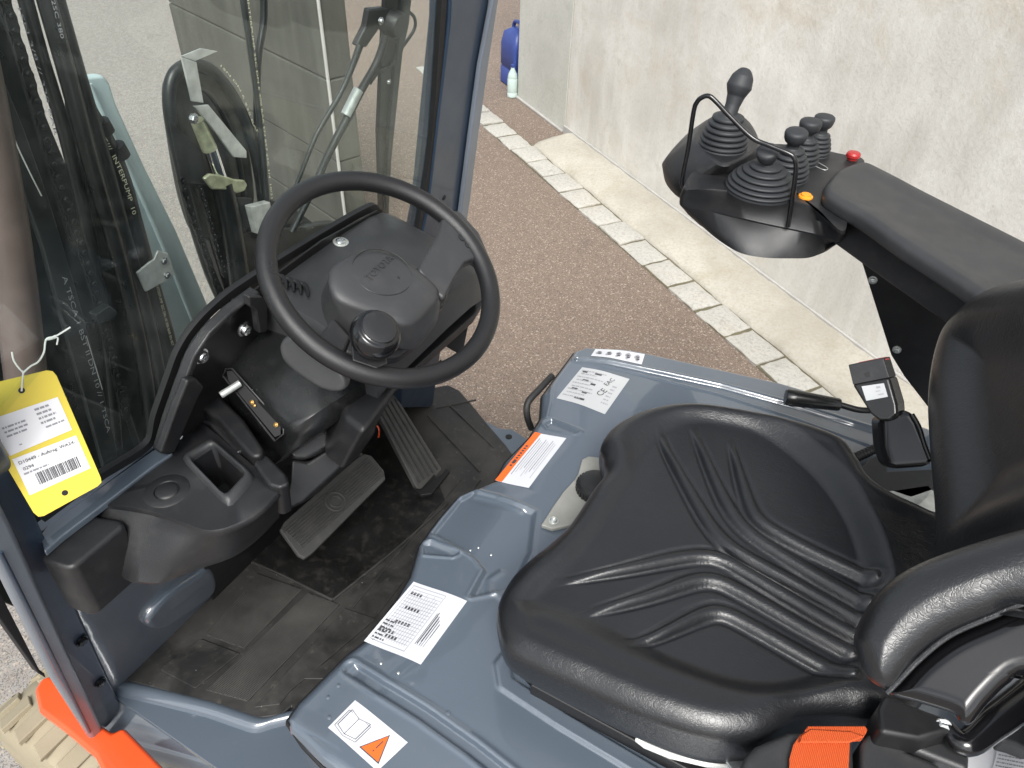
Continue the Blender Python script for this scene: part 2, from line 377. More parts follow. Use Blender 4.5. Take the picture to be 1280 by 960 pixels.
def tube_vf(P, r, n=12, closed=False):
    P = np.asarray(P, float); m = len(P); r = np.broadcast_to(r, m) if not hasattr(r, '__len__') or len(r) == m else np.interp(np.linspace(0, 1, m), np.linspace(0, 1, len(r)), r)
    T = np.gradient(P, axis=0)
    if closed: T = np.roll(P, -1, 0) - np.roll(P, 1, 0)
    T /= np.linalg.norm(T, axis=1)[:, None] + 1e-12
    u = np.cross(T[0], [0, 0, 1.]);
    if np.linalg.norm(u) < .1: u = np.cross(T[0], [1., 0, 0])
    u /= np.linalg.norm(u); V = []
    for i in range(m):
        u = u - T[i] * (u @ T[i]); u /= np.linalg.norm(u); w = np.cross(T[i], u)
        for k in range(n):
            a = 2 * math.pi * k / n; V.append(P[i] + r[i] * (u * math.cos(a) + w * math.sin(a)))
    F = []
    for i in range(m if closed else m - 1):
        for k in range(n):
            a = i * n + k; b = i * n + (k + 1) % n; j = ((i + 1) % m) * n
            F.append([a, b, j + (k + 1) % n, j + k])
    if not closed: F += [list(range(n))[::-1], list(range((m - 1) * n, m * n))]
    return np.array(V), F
def tube(name, P, r, mat, parent=None, per=6, n=12, closed=False, smoothpath=True, **k):
    Q = catmull(P, per, closed) if smoothpath else np.asarray(P, float)
    V, F = tube_vf(Q, r, n, closed); return add(name, V, F, mat, parent, **k)
def frame(axis):
    a = np.asarray(axis, float); a = a / np.linalg.norm(a)
    u = np.cross(a, [0, 0, 1.]) if abs(a[2]) < .9 else np.cross(a, [0, 1., 0]); u /= np.linalg.norm(u)
    return u, np.cross(a, u), a
def lathe_vf(c, axis, prof, n=32, sx=1., u=None):
    if u is None: u, w, a = frame(axis)
    else:
        a = np.asarray(axis, float); a = a / np.linalg.norm(a); u = np.asarray(u, float); u = u - a * (u @ a); u /= np.linalg.norm(u); w = np.cross(a, u)
    V = []; c = np.asarray(c, float)
    for r, h in prof:
        for k in range(n):
            t = 2 * math.pi * k / n; V.append(c + a * h + r * (u * math.cos(t) * sx + w * math.sin(t)))
    F = []
    for j in range(len(prof) - 1):
        for k in range(n): F.append([j * n + k, j * n + (k + 1) % n, (j + 1) * n + (k + 1) % n, (j + 1) * n + k])
    F += [list(range(n))[::-1], list(range((len(prof) - 1) * n, len(prof) * n))]
    return np.array(V), F
def lathe(name, c, axis, prof, mat, parent=None, n=32, sx=1., u=None, **k):
    V, F = lathe_vf(c, axis, prof, n, sx, u); return add(name, V, F, mat, parent, **k)
def box_vf(c, ax, ay, az):
    c = np.asarray(c, float); ax, ay, az = map(lambda q: np.asarray(q, float), (ax, ay, az))
    V = [c + sx * ax + sy * ay + sz * az for sz in (-1, 1) for sx, sy in ((-1, -1), (1, -1), (1, 1), (-1, 1))]
    F = [[3, 2, 1, 0], [4, 5, 6, 7], [0, 1, 5, 4], [1, 2, 6, 5], [2, 3, 7, 6], [3, 0, 4, 7]]
    return np.array(V), F
def merge(parts):
    V = []; F = []; fm = []; o = 0
    for p in parts:
        v, f = p[0], p[1]; mi = p[2] if len(p) > 2 else 0
        V.append(np.asarray(v, float)); F += [[i + o for i in q] for q in f]; fm += [mi] * len(f); o += len(v)
    return np.vstack(V), F, fm
def bolt(c, axis, r=.008, mat='bolt', parent=None, name='bolt'):
    # washer, domed head and a socket
    return lathe(name, c, axis, [(r * 1.25, -.001), (r * 1.25, .0012), (r * .95, .0014), (r * .95, r * .45), (r * .75, r * .8), (r * .42, r * .9), (r * .40, r * .45), (.0001, r * .4)], mat, parent, n=20, sharp=40)
def hexbolt(c, axis, r=.009, mat='bolt', parent=None, name='bolt'):
    a = lathe_vf(c, axis, [(r * 1.3, -.001), (r * 1.3, .0015), (r * .6, .0016)], 20)
    b = lathe_vf(c, axis, [(r, .001), (r, r * .6), (r * .8, r * .8), (.0001, r * .8)], 6)
    V, F, fm = merge([a, b]); return add(name, V, F, mat, parent, sharp=25)

# signed distances in 2D (numpy)
def seg_dist(Q, A, B):
    d = B - A; L = (d @ d) + 1e-12; t = np.clip(((Q - A) @ d) / L, 0, 1); return np.linalg.norm(Q - (A + t[:, None] * d), axis=1), t
def poly_sdf(Q, P):
    P = np.asarray(P, float); n = len(P); D = np.full(len(Q), 1e9); ins = np.zeros(len(Q), bool)
    for i in range(n):
        A, B = P[i], P[(i + 1) % n]; d, _ = seg_dist(Q, A, B); D = np.minimum(D, d)
        c = ((A[1] > Q[:, 1]) != (B[1] > Q[:, 1])); x = (B[0] - A[0]) * (Q[:, 1] - A[1]) / (B[1] - A[1] + 1e-15) + A[0]
        ins ^= c & (Q[:, 0] < x)
    return np.where(ins, D, -D)
def line_dist(Q, P):
    D = np.full(len(Q), 1e9); T = np.zeros(len(Q)); P = np.asarray(P, float)
    L = np.r_[0, np.cumsum(np.linalg.norm(np.diff(P, axis=0), axis=1))]
    for i in range(len(P) - 1):
        d, t = seg_dist(Q, P[i], P[i + 1]); k = d < D; D[k] = d[k]; T[k] = (L[i] + t[k] * (L[i + 1] - L[i])) / L[-1]
    return D, T
def sstep(x, a, b): t = np.clip((x - a) / (b - a), 0, 1); return t * t * (3 - 2 * t)

def pillow(name, outline, o, n, thick, er, hfun, mat, parent, nt=40, per=8, down=None, belly=.9):
    """soft cushion: outline (3D points) lies on the plane through o with normal n; rounded rim er, hfun(xy)->extra height"""
    n = np.array(n, float); n /= np.linalg.norm(n); u, w, _ = frame(n)
    o = np.array(o, float); P = catmull(outline, per, True)
    p2 = np.c_[(P - o) @ u, (P - o) @ w]; c = p2.mean(0); m = len(p2)
    ts = 1 - (1 - np.linspace(0, 1, nt)) ** 1.6; ts[0] = 0.004
    G = np.vstack([c + t * (p2 - c) for t in ts])
    d = np.abs(poly_sdf(G, p2)); d[-m:] = 0
    e = np.clip(d / er, 0, 1); h = er * (np.sqrt(np.clip(1 - (1 - e) ** 2, 0, 1)) - 1)
    if hfun is not None: h = h + hfun(G, d)
    V = [o + G[:, :1] * u + G[:, 1:] * w + h[:, None] * n]
    h0 = -er
    for k, (s, hh) in enumerate(((1.0, h0 - thick * .25), (.995, h0 - thick * .6), (.975, h0 - thick * .9), (.94, h0 - thick))):
        g = c + s * (p2 - c); V.append(o + g[:, :1] * u + g[:, 1:] * w + hh * n)
    V = np.vstack(V); nr = nt + 4; F = []
    for j in range(nr - 1):
        for i in range(m): F.append([j * m + i, j * m + (i + 1) % m, (j + 1) * m + (i + 1) % m, (j + 1) * m + i])
    F.append(list(range(m))[::-1]); F.append(list(range((nr - 1) * m, nr * m)))
    return add(name, V, F, mat, parent, sharp=60)

_tc = {}
def text_vf(s, bold=False):
    k = s
    if k in _tc: return _tc[k]
    c = bpy.data.curves.new('txt', 'FONT'); c.body = s; c.size = 1; c.resolution_u = 2; c.align_x = 'CENTER'; c.align_y = 'CENTER'
    if bold: c.offset = .02
    o = bpy.data.objects.new('txt', c); COL.objects.link(o); bpy.context.view_layer.update()
    me = bpy.data.meshes.new_from_object(o.evaluated_get(bpy.context.evaluated_depsgraph_get()))
    V = np.array([v.co[:2] for v in me.vertices]); F = [list(p.vertices) for p in me.polygons]
    bpy.data.objects.remove(o); bpy.data.meshes.remove(me); bpy.data.curves.remove(c)
    _tc[k] = (V, F); return V, F
def decal(name, quad, items, mats, parent, drape=None, base=0, back=0.0006, nrm=None, round_=.0):
    """a printed label: quad = 4 corners TL TR BR BL; items: ('r',u0,v0,u1,v1,mat) bars, ('t',string,u,v,height,mat,rot) writing, ('p',[(u,v)..],mat)"""
    q = np.asarray(quad, float)
    W_ = np.linalg.norm(q[1] - q[0]); H_ = np.linalg.norm(q[3] - q[0])
    def mp(u, v):
        u = np.asarray(u)[:, None]; v = np.asarray(v)[:, None]
        p = q[0] * (1 - u) * (1 - v) + q[1] * u * (1 - v) + q[2] * u * v + q[3] * (1 - u) * v; return p
    nn = np.cross(q[1] - q[0], q[3] - q[0]); nn /= np.linalg.norm(nn)
    if nrm is not None and nn @ np.asarray(nrm) < 0: nn = -nn
    if nrm is None and nn @ (EYEP - q[0]) < 0: nn = -nn
    def lift(p, h):
        p = p.copy()
        if drape is not None: p[:, 2] = drape(p[:, 0], p[:, 1]) + h
        else: p = p + nn * h
        return p
    parts = []; g = 14
    us, vs = np.meshgrid(np.linspace(0, 1, g), np.linspace(0, 1, g)); P = lift(mp(us.ravel(), vs.ravel()), back)
    parts.append((P, [[j * g + i, j * g + i + 1, (j + 1) * g + i + 1, (j + 1) * g + i] for j in range(g - 1) for i in range(g - 1)], base))
    for it in items:
        if it[0] == 'r':
            _, u0, v0, u1, v1, mi = it[:6]; hh = .0005 if len(it) < 7 else it[6]
            k = max(1, int(abs(u1 - u0) * g)) if drape else 1; l = max(1, int(abs(v1 - v0) * g)) if drape else 1
            uu, vv = np.meshgrid(np.linspace(u0, u1, k + 1), np.linspace(v0, v1, l + 1))
            parts.append((lift(mp(uu.ravel(), vv.ravel()), back + hh), [[j * (k + 1) + i, j * (k + 1) + i + 1, (j + 1) * (k + 1) + i + 1, (j + 1) * (k + 1) + i] for j in range(l) for i in range(k)], mi))
        elif it[0] == 't':
            _, s, u, v, h, mi, rot = it[:7]; TV, TF = text_vf(s)
            x, y = TV[:, 0] * h, TV[:, 1] * h; a = R(rot); X = x * math.cos(a) - y * math.sin(a); Y = x * math.sin(a) + y * math.cos(a)
            parts.append((lift(mp(u + X / W_, v - Y / H_), back + .001), TF, mi))
        elif it[0] == 'p':
            _, pts, mi = it[:3]; pts = np.array(pts); hh = .0005 if len(it) < 4 else it[3]; parts.append((lift(mp(pts[:, 0], pts[:, 1]), back + hh), [list(range(len(pts)))], mi))
    V, F, fm = merge(parts); return add(name, V, F, mats, parent, fm=fm, kind='open', smooth=False)
def lines(u0, v0, u1, v1, n, mi, seed=0, fill=.45, vert=False):
    """rows of unreadable small print as short bars"""
    r = random.Random(seed); out = []; dv = (v1 - v0) / n
    for i in range(n):
        y = v0 + i * dv; x = u0; e = u0 + (u1 - u0) * r.uniform(.55, 1)
        while x < e:
            w = r.uniform(.02, .09); x2 = min(x + w, e)
            out.append(('r', y, x, y + dv * fill, x2, mi) if vert else ('r', x, y, x2, y + dv * fill, mi)); x = x2 + .014
    return out

# ================================================================ SETTING
WA = np.array([.157, -3.211, 0.]); WD = np.array([.819, -.574, 0.]); WD /= np.linalg.norm(WD); WN = np.array([-WD[1], WD[0], 0.]); WN = WN if WN[1] > 0 else -WN
def wl(s, t, z): return WA + WD * s + WN * t + np.array([0, 0, z])
g = 60.
ground = add('ground', [(-g, -g, 0), (g, -g, 0), (g, g, 0), (-g, g, 0)], [[0, 1, 2, 3]], 'asphalt', kind='open'); tag(ground, kind='structure')

# big concrete wall behind, two panels with a joint
def wbox(name, s0, s1, t0, t1, z0, z1, mat, parent, bevel=.006, **k):
    P = [wl(s0, t0, z0), wl(s1, t0, z0), wl(s1, t1, z0), wl(s0, t1, z0)]
    return prism(name, P, (0, 0, z1 - z0), mat, parent, bevel=bevel, **k)
cw = empty('concrete_wall', wl(0, 0, 0)); tag(cw, 'tall pale stained concrete wall behind the kerb, beyond the lever console', 'wall')
wbox('wall_panel', -4.2, 2.372, -.28, 0., -.1, 3.4, 'wall', cw, .008)
w2 = wbox('wall_panel', 2.388, 3.12, -.285, -.006, -.1, 3.4, 'wall2', cw, .008); w2['label'] = 'narrow greenish end panel beside the vertical joint'
wbox('joint_filler', 2.371, 2.389, -.27, -.016, 0, 3.39, 'mortar', cw, 0)
# sealing strip at the foot of the wall
sl = wbox('sealing_strip', -4.2, 2.37, .001, .016, .0, .058, 'caulk', cw, .004)
wbox('sealing_strip', 2.39, 3.12, -.004, .018, .0, .014, 'caulk', cw, .004)

# kerb strip: rounded concrete bed between wall and setts
def strip():
    ss = np.arange(-4.2, 2.30, .03); ts = np.array([.0, .012, .014, .05, .10, .16, .22, .262, .285, .297, .300]); 
    zs = np.array([.030, .040, .048, .050, .049, .044, .036, .027, .016, .004, -.02])
    V = []
    for i, s in enumerate(ss):
        e = .006 * math.sin(s * 7.1) + .004 * math.sin(s * 23 + 1)
        for j, t in enumerate(ts):
            zz = zs[j] + .0025 * math.sin(s * 31 + t * 40) + .0015 * math.sin(s * 77 + t * 90)
            if i == len(ss) - 1: zz = -.02
            V.append(wl(s, t + .001 + (e if j > 6 else 0), zz))
    n = len(ts); F = [[i * n + j, (i + 1) * n + j, (i + 1) * n + j + 1, i * n + j + 1] for i in range(len(ss) - 1) for j in range(n - 1)]
    o = add('kerb', V, F, 'strip', kind='open', sharp=60); tag(o, kind='structure'); return o
strip()
# row of granite setts
bed = add('sett_bed', [wl(-4.2, .300, .004), wl(3.9, .300, .004), wl(3.9, .466, .004), wl(-4.2, .466, .004)], [[0, 1, 2, 3]], 'mortar', kind='open'); tag(bed, kind='structure')
def stone(s0, s1, t0, t1, seed):
    r = random.Random(seed); n = 7; V = []
    j = lambda a: r.uniform(-a, a)
    c = [(s0 + j(.004), t0 + j(.004)), (s1 + j(.004), t0 + j(.004)), (s1 + j(.004), t1 + j(.004)), (s0 + j(.004), t1 + j(.004))]
    tilt = (j(.03), j(.03)); zt = .016 + j(.003)
    for a in range(n):
        for b_ in range(n):
            u, v = a / (n - 1), b_ / (n - 1)
            s = (1 - u) * (1 - v) * c[0][0] + u * (1 - v) * c[1][0] + u * v * c[2][0] + (1 - u) * v * c[3][0]
            t = (1 - u) * (1 - v) * c[0][1] + u * (1 - v) * c[1][1] + u * v * c[2][1] + (1 - u) * v * c[3][1]
            edge = min(u, 1 - u, v, 1 - v); z = zt + tilt[0] * (u - .5) * .1 + tilt[1] * (v - .5) * .1 + j(.0012)
            if edge < .01: z -= .007; s += j(.003); t += j(.003)
            V.append(wl(s, t, z))
    F = [[a * n + b_, (a + 1) * n + b_, (a + 1) * n + b_ + 1, a * n + b_ + 1] for a in range(n - 1) for b_ in range(n - 1)]
    rim = [a * n for a in range(n)] + [(n - 1) * n + b_ for b_ in range(1, n)] + [a * n + n - 1 for a in range(n - 2, -1, -1)] + [b_ for b_ in range(n - 2, 0, -1)]
    k = len(V)
    for i in rim: V.append(V[i] * np.array([1, 1, 0]) + np.array([0, 0, -.01]))
    for i in range(len(rim)): F.append([rim[i], rim[(i + 1) % len(rim)], k + (i + 1) % len(rim), k + i])
    return add('paving_stone', V, F, 'sett', bed, sharp=50)
for k in range(-8, 18):
    s0 = .045 + .2195 * k; r = random.Random(k); gp = r.uniform(.014, .022)
    stone(s0 + gp / 2, s0 + .2195 - gp / 2,   .308 + r.uniform(-.003, .005), .463 + r.uniform(-.005, .005), k + 50)

# thin weathered concrete slab standing in front of the truck, seen through the windscreen
La, Ra = on(262, 215, z=0), on(441, 345, z=0); LD = (La - Ra) / np.linalg.norm(La - Ra); LN = np.array([-LD[1], LD[0], 0]); LN = LN if LN @ (Ra * np.array([1, 1, 0])) > 0 else -LN
LL = np.linalg.norm(La - Ra)
sw = empty('retaining_wall', Ra); tag(sw, 'weathered grey concrete wall slab seen through the windscreen behind the hose sheave', 'wall')
zz = [-.05, .26, .575, .925, 1.32, 1.75]
for i in range(5):
    a = .004 * (i % 2)
    P = [Ra + LD * a, Ra + LD * LL, Ra + LD * LL + LN * .12, Ra + LD * a + LN * .12]
    prism('concrete_course', [p * np.array([1, 1, 0]) - LN * (.003 * ((i + 1) % 2)) + np.array([0, 0, zz[i] + .003]) for p in P], (0, 0, zz[i + 1] - zz[i] - .004), 'block', sw, bevel=.007)
tube('edge_strip', [Ra * np.array([1, 1, 0]) - LD * .003 - LN * .003, Ra * np.array([1, 1, 0]) - LD * .003 - LN * .003 + np.array([0, 0, 1.74])], .007, 'caulk', sw, per=1, n=8)

# blue canister and plastic bottle by the end of the wall
cb = wl(3.36, -.125, 0)
can = empty('jerrycan', cb); tag(can, 'blue plastic jerrycan standing behind the end of the concrete wall', 'canister')
def rr_ring(c, ax, ay, a, b, z, n=6, r=.03):
    out = []
    for (sx, sy, a0) in ((1, 1, 0), (-1, 1, 90), (-1, -1, 180), (1, -1, 270)):
        for k in range(n):
            t = R(a0 + 90 * k / (n - 1)); out.append(c + ax * (sx * (a - r) + r * math.cos(t)) + ay * (sy * (b - r) + r * math.sin(t)) + np.array([0, 0, z]))
    return np.array(out)
cc = cb
rings = [rr_ring(cc, WD, WN, a, b, z) for a, b, z in ((.11, .08, 0), (.125, .095, .01), (.125, .095, .12), (.12, .09, .125), (.12, .09, .135), (.125, .095, .14), (.125, .095, .29), (.11, .08, .37), (.06, .05, .40), (.045, .04, .405))]
loft('can_body', rings, 'blueplastic', can, sharp=50)
tube('can_handle', [cc + np.array([0, 0, .37]) + WD * .09, cc + np.array([0, 0, .43]) + WD * .07, cc + np.array([0, 0, .44]) - WD * .02, cc + np.array([0, 0, .39]) - WD * .05], .014, 'blueplastic', can)
lathe('can_cap', cc - WD * .07 + np.array([0, 0, .345]), (0, 0, 1), [(.028, 0), (.03, .005), (.03, .035), (.026, .04), (.001, .04)], 'seal', can)
bb = on(640, 121, z=0)
bo = empty('water_bottle', bb); tag(bo, 'small clear plastic bottle standing in front of the blue jerrycan', 'bottle')
lathe('bottle_body', bb, (0, 0, 1), [(.030, 0), (.037, .006), (.037, .03), (.034, .035), (.037, .045), (.037, .13), (.034, .135), (.036, .145), (.030, .17), (.014, .20), (.013, .215)], 'bottle', bo)
lathe('bottle_cap', bb + np.array([0, 0, .213]), (0, 0, 1), [(.015, 0), (.015, .018), (.012, .02), (.001, .02)], 'blueplastic', bo)

# ================================================================ THE TRUCK
T = empty('forklift', (.5, -.8, 0)); tag(T, 'slate blue counterbalance forklift with black leather seat and orange fender', 'forklift')

# ---------------------------------------------------------------- hood: one pressed sheet with channels and creases
ZH = .955
FE = onz([(362, 905, .935), (357, 893, .95), (372, 872, .95), (431, 813, .95), (456, 794, .95), (496, 741, .95), (512, 714, .95), (517, 698, .95), (523, 676, .95), (547, 643, .95), (572, 615, .95), (592, 606, .95), (619, 595, .95), (631, 571, .95), (662, 540, .95), (676, 516, .95), (678, 488, .95), (694, 466, .95), (718, 434, .95), (732, 429, .95)])
RE = onz([(737, 429, .95), (800, 439, .95), (975, 478, .95), (1100, 515, .95)])
xs_r = np.r_[RE[:, 0]]; 
def yr(x): return np.interp(-x, -RE[:, 0], RE[:, 1])              # right edge
LE = onz([(357, 894, .93), (363, 916, .93), (405, 960, .93)])
def yl(x): return np.interp(-x, [-LE[0, 0], -LE[1, 0], -LE[2, 0], .6], [LE[0, 1], LE[1, 1], LE[2, 1], -.25])
fe = FE[np.argsort(-FE[:, 1])]
def xf(y): return np.interp(-y, -fe[:, 1], fe[:, 0])
def hp(pts, z=ZH): return ons(pts, z=z)[:, :2]
grooveR = hp([(722, 445), (800, 463), (900, 486), (1000, 515), (1110, 552)]); grooveL = hp([(437, 830), (475, 858), (530, 892), (590, 935), (640, 975), (700, 1020)])
trough = hp([(574, 618), (540, 660), (552, 667), (594, 697), (606, 712), (588, 745), (640, 735), (662, 690), (668, 640), (655, 634), (620, 618), (592, 608)])
tri1 = hp([(528, 672), (538, 672), (572, 690), (566, 693), (530, 686)]); tri2 = hp([(681, 524), (690, 521), (724, 539), (718, 541), (686, 530)])
crease = hp([(690, 478), (688, 500), (684, 515)]); bead = hp([(627, 712), (612, 722), (612, 738), (628, 748)])
surround = hp([(636, 822), (628, 832), (632, 855), (700, 900), (800, 960), (900, 1020)]); frontridge = hp([(596, 612), (625, 622), (652, 636)])
def hood_z(X_, Y_):
    Q = np.c_[np.asarray(X_, float).ravel(), np.asarray(Y_, float).ravel()]
    z = np.full(len(Q), ZH)
    d, t = line_dist(Q, grooveR); w = .006 + .022 * t
    z -= .007 * (1 - sstep(np.abs(d), w * .60, w * .75 + .004)); z += .0022 * np.exp(-((d - w - .003) / .004) ** 2)
    d, t = line_dist(Q, grooveL); z -= .008 * (1 - sstep(d, .006, .011)) * sstep(t, -.01, .03); z += .002 * np.exp(-((d - .014) / .004) ** 2)
    sd_ = poly_sdf(Q, trough); z -= .008 * sstep(sd_, -.003, .005); z += .0022 * np.exp(-((sd_ + .005) / .003) ** 2)
    for tr in (tri1, tri2): sd_ = poly_sdf(Q, tr); z -= .007 * sstep(sd_, -.003, .004); z += .0025 * np.exp(-((sd_ + .005) / .0025) ** 2)
    d, t = line_dist(Q, crease); z += .003 * np.exp(-(d / .005) ** 2)
    d, t = line_dist(Q, bead); z += .003 * np.exp(-(d / .005) ** 2)
    d, t = line_dist(Q, frontridge); z += .004 * np.exp(-(d / .006) ** 2)
    d, t = line_dist(Q, surround); z += .006 * (1 - sstep(d, .009, .014))
    # gentle fall towards the front edge
    z -= .012 * (1 - sstep(xf(Q[:, 1]) - Q[:, 0], 0, .10))
    return z.reshape(np.shape(X_))
def hood():
    NX, NY = 430, 640; rr = .016
    a = np.concatenate([np.linspace(0, .06, 50)[:-1], np.linspace(.06, 1, NX - 50)]); b = np.concatenate([np.linspace(0, .03, 24)[:-1], np.linspace(.03, .97, NY - 46), np.linspace(.97, 1, 24)[1:]])
    V = []; XB = -.72
    nb, na = len(b), len(a)
    A, B = np.meshgrid(a, b, indexing='ij')
    Y0 = -.30 + B * (-1.34 + .30)
    X_ = xf(Y0) + A * (XB - xf(Y0)); Y_ = yl(X_) + B * (yr(X_) - yl(X_)); X_ = xf(Y_) + A * (XB - xf(Y_)); 
    Z_ = hood_z(X_, Y_)
    # round over at the front and both side edges
    df = (A * 1.2); dl = np.abs(Y_ - yl(X_)); dr = np.abs(Y_ - yr(X_)); dd = np.minimum(np.minimum(xf(Y_) - X_, dl), dr)
    e = np.clip(dd / rr, 0, 1); Z_ = Z_ + rr * (np.sqrt(np.clip(1 - (1 - e) ** 2, 0, 1)) - 1)
    V = np.stack([X_, Y_, Z_], -1).reshape(-1, 3); F = [[i * nb + j, (i + 1) * nb + j, (i + 1) * nb + j + 1, i * nb + j + 1] for i in range(na - 1) for j in range(nb - 1)]
    return add('hood', V, F, 'paint', T, sharp=60)
H = hood()
# skirt: vertical faces under the hood rim (front and both sides)
def skirt():
    P = []
    for x in np.linspace(-.7, LE[0, 0] - .01, 30): P.append((x, yl(x)))
    for p in fe[1:-1]: P.append((p[0] - .0, p[1]))
    for x in np.linspace(RE[0, 0] - .01, -.7, 20): P.append((x, yr(x)))
    P = np.array(P); k = len(P)
    c = np.array([.0, -.82]); ins = lambda d: P + (c - P) / np.linalg.norm(c - P, axis=1)[:, None] * d
    rings = [np.c_[ins(.001), np.full(k, ZH - .022)], np.c_[ins(.006), np.full(k, ZH - .035)], np.c_[ins(.008), np.full(k, .70)], np.c_[ins(.008), np.full(k, .30)]]
    V = np.vstack(rings); F = [[j * k + i, j * k + i + 1, (j + 1) * k + i + 1, (j + 1) * k + i] for j in range(3) for i in range(k - 1)]
    return add('side_panel', V, F, 'paint', T, kind='open', sharp=50), P
sk, SP = skirt()
tube('edge_trim', np.c_[SP[20:], np.full(len(SP) - 20, ZH - .026)], .0035, 'seal', H, smoothpath=False, n=8)
# small paint chips / plug screws on the hood
for (px, py, r) in ((466, 795, .0022), (476, 827, .0022), (498, 841, .0022), (588, 684, .0018), (598, 681, .0018), (614, 690, .002), (560, 892, .0035), (422, 853, .003), (409, 868, .003), (411, 895, .003)):
    p = on(px, py, z=ZH); p[2] = hood_z(np.array([p[0]]), np.array([p[1]]))[0]
    lathe('plug', p, (0, 0, 1), [(r, -.001), (r, .0008), (r * .6, .0014), (.0001, .0014)], 'paint' if r > .0024 else 'zinc', H, n=12)

# ---- decals on the hood
def hz(x, y): return hood_z(x, y)
TH = .0045
q = ons([(516.5, 722), (584, 751.5), (526, 831), (454, 796)], z=ZH)
it = [('r', .05, .05, .66, .058, 2), ('r', .05, .93, .66, .938, 2), ('r', .05, .05, .058, .93, 2), ('r', .652, .05, .66, .93, 2)]
it += lines(.06, .56, .30, .90, 7, 1, 3, .35)[:0]
for k in range(12): it.append(('r', .10 + .045 * k, .12 + .03 * (k % 3), .107 + .045 * k, .88, 2))
for k in range(16): it.append(('r', .08, .10 + .05 * k, .64, .106 + .05 * k, 2))
for (u, v, s) in ((.10, .14, 4), (.18, .36, 5), (.20, .58, 5), (.06, .74, 5), (.22, .80, 4)):
    for k in range(s): it.append(('r', u + .055 * k, v, u + .035 + .055 * k, v + .045, 1))
it += lines(.05, .62, .28, .94, 6, 1, 5, .4, vert=False)
for k in range(5): it += lines(.72 + .035 * k, .32 + .03 * k, .73 + .035 * k, .80, 1, 1, k, 1)
for k in range(4): it.append(('r', .74 + .04 * k, .30 + .05 * k, .752 + .04 * k, .78 - .04 * k, 1))
decal('operation_label', q, it, ['label', 'print', 'printgrey'], H, drape=hz)
q = ons([(728, 456), (787, 474), (756, 518), (696, 494)], z=ZH)
it = []
for k in range(9):
    it += lines(.05 + .03 * (k % 2), .08 + .095 * k, .60, .08 + .095 * k + .03, 1, 2, k, 1)
for (u, v, w) in ((.08, .10, .10), (.34, .10, .14), (.2, .34, .12), (.40, .40, .1), (.12, .62, .12), (.36, .66, .1), (.30, .84, .2)): it.append(('r', u, v, u + w, v + .05, 1))
it += [('t', 'CE', .70, .55, .020, 1, 75), ('t', 'EAC', .70, .24, .015, 1, 75)]
it += lines(.80, .3, .95, .85, 6, 2, 8, .4)
decal('capacity_plate', q, it, ['labelgrey', 'print', 'printgrey'], H, drape=hz)
q = ons([(745, 432), (806, 443), (802, 456), (739, 442)], z=ZH)
it = []
for k in range(5):
    u = .12 + .19 * k
    pts = [(u + .055 * math.cos(a) * (1 + .3 * math.sin(3 * a + k)), .5 + .28 * math.sin(a) * (1 + .25 * math.cos(2 * a + k))) for a in np.linspace(0, 2 * math.pi, 14, endpoint=False)]
    it.append(('p', pts, 2)); it.append(('r', u - .03, .38, u + .03, .48, 1, .0009)); it.append(('r', u - .01, .55, u + .05, .68, 1, .0009))
decal('pictogram_label', q, it, ['label', 'print', 'printgrey'], H, drape=hz)
q = ons([(669, 535), (708, 547), (661, 609), (619, 595)], z=ZH)
it = [('r', 0, 0, .20, 1, 3)] + [('r', .055, .28 + .05 * k, .13, .31 + .05 * k, 1, .0009) for k in range(9)] + [('p', [(.04, .62), (.15, .585), (.15, .655)], 1, .0009)]
for k in range(9):
    it.append(('r', .27 + .07 * k, .10 + .03 * (k % 3), .285 + .07 * k, .84 - .05 * (k % 4), 2 if k % 3 else 1))
decal('warning_label', q, it, ['label', 'print', 'printgrey', 'orange'], H, drape=hz)
q = ons([(444, 876), (510, 930), (472, 966), (410, 910)], z=ZH - .004)
it = [('r', .50, .03, .505, .97, 2), ('p', [(.56, .86), (.94, .86), (.75, .14)], 1), ('p', [(.585, .83), (.915, .83), (.75, .19)], 3, .0009), ('r', .742, .38, .758, .62, 1, .0014), ('r', .742, .68, .758, .73, 1, .0014)]
def outl(pts, w, mi):
    out = []
    for i in range(len(pts)):
        a = np.array(pts[i]); b = np.array(pts[(i + 1) % len(pts)]); d = b - a; L = np.linalg.norm(d); n = np.array([-d[1], d[0]]) / L * w; out.append(('p', [tuple(a - n), tuple(b - n), tuple(b + n), tuple(a + n)], mi))
    return out
it += outl([(.08, .25), (.26, .33), (.44, .25), (.44, .78), (.26, .86), (.08, .78)], .006, 1) + outl([(.26, .33), (.26, .86)], .004, 1) + outl([(.05, .30), (.05, .84), (.26, .92), (.47, .84), (.47, .30)], .005, 1)
decal('manual_label', q, it, ['label', 'print', 'printgrey', 'orange'], H, drape=hz)

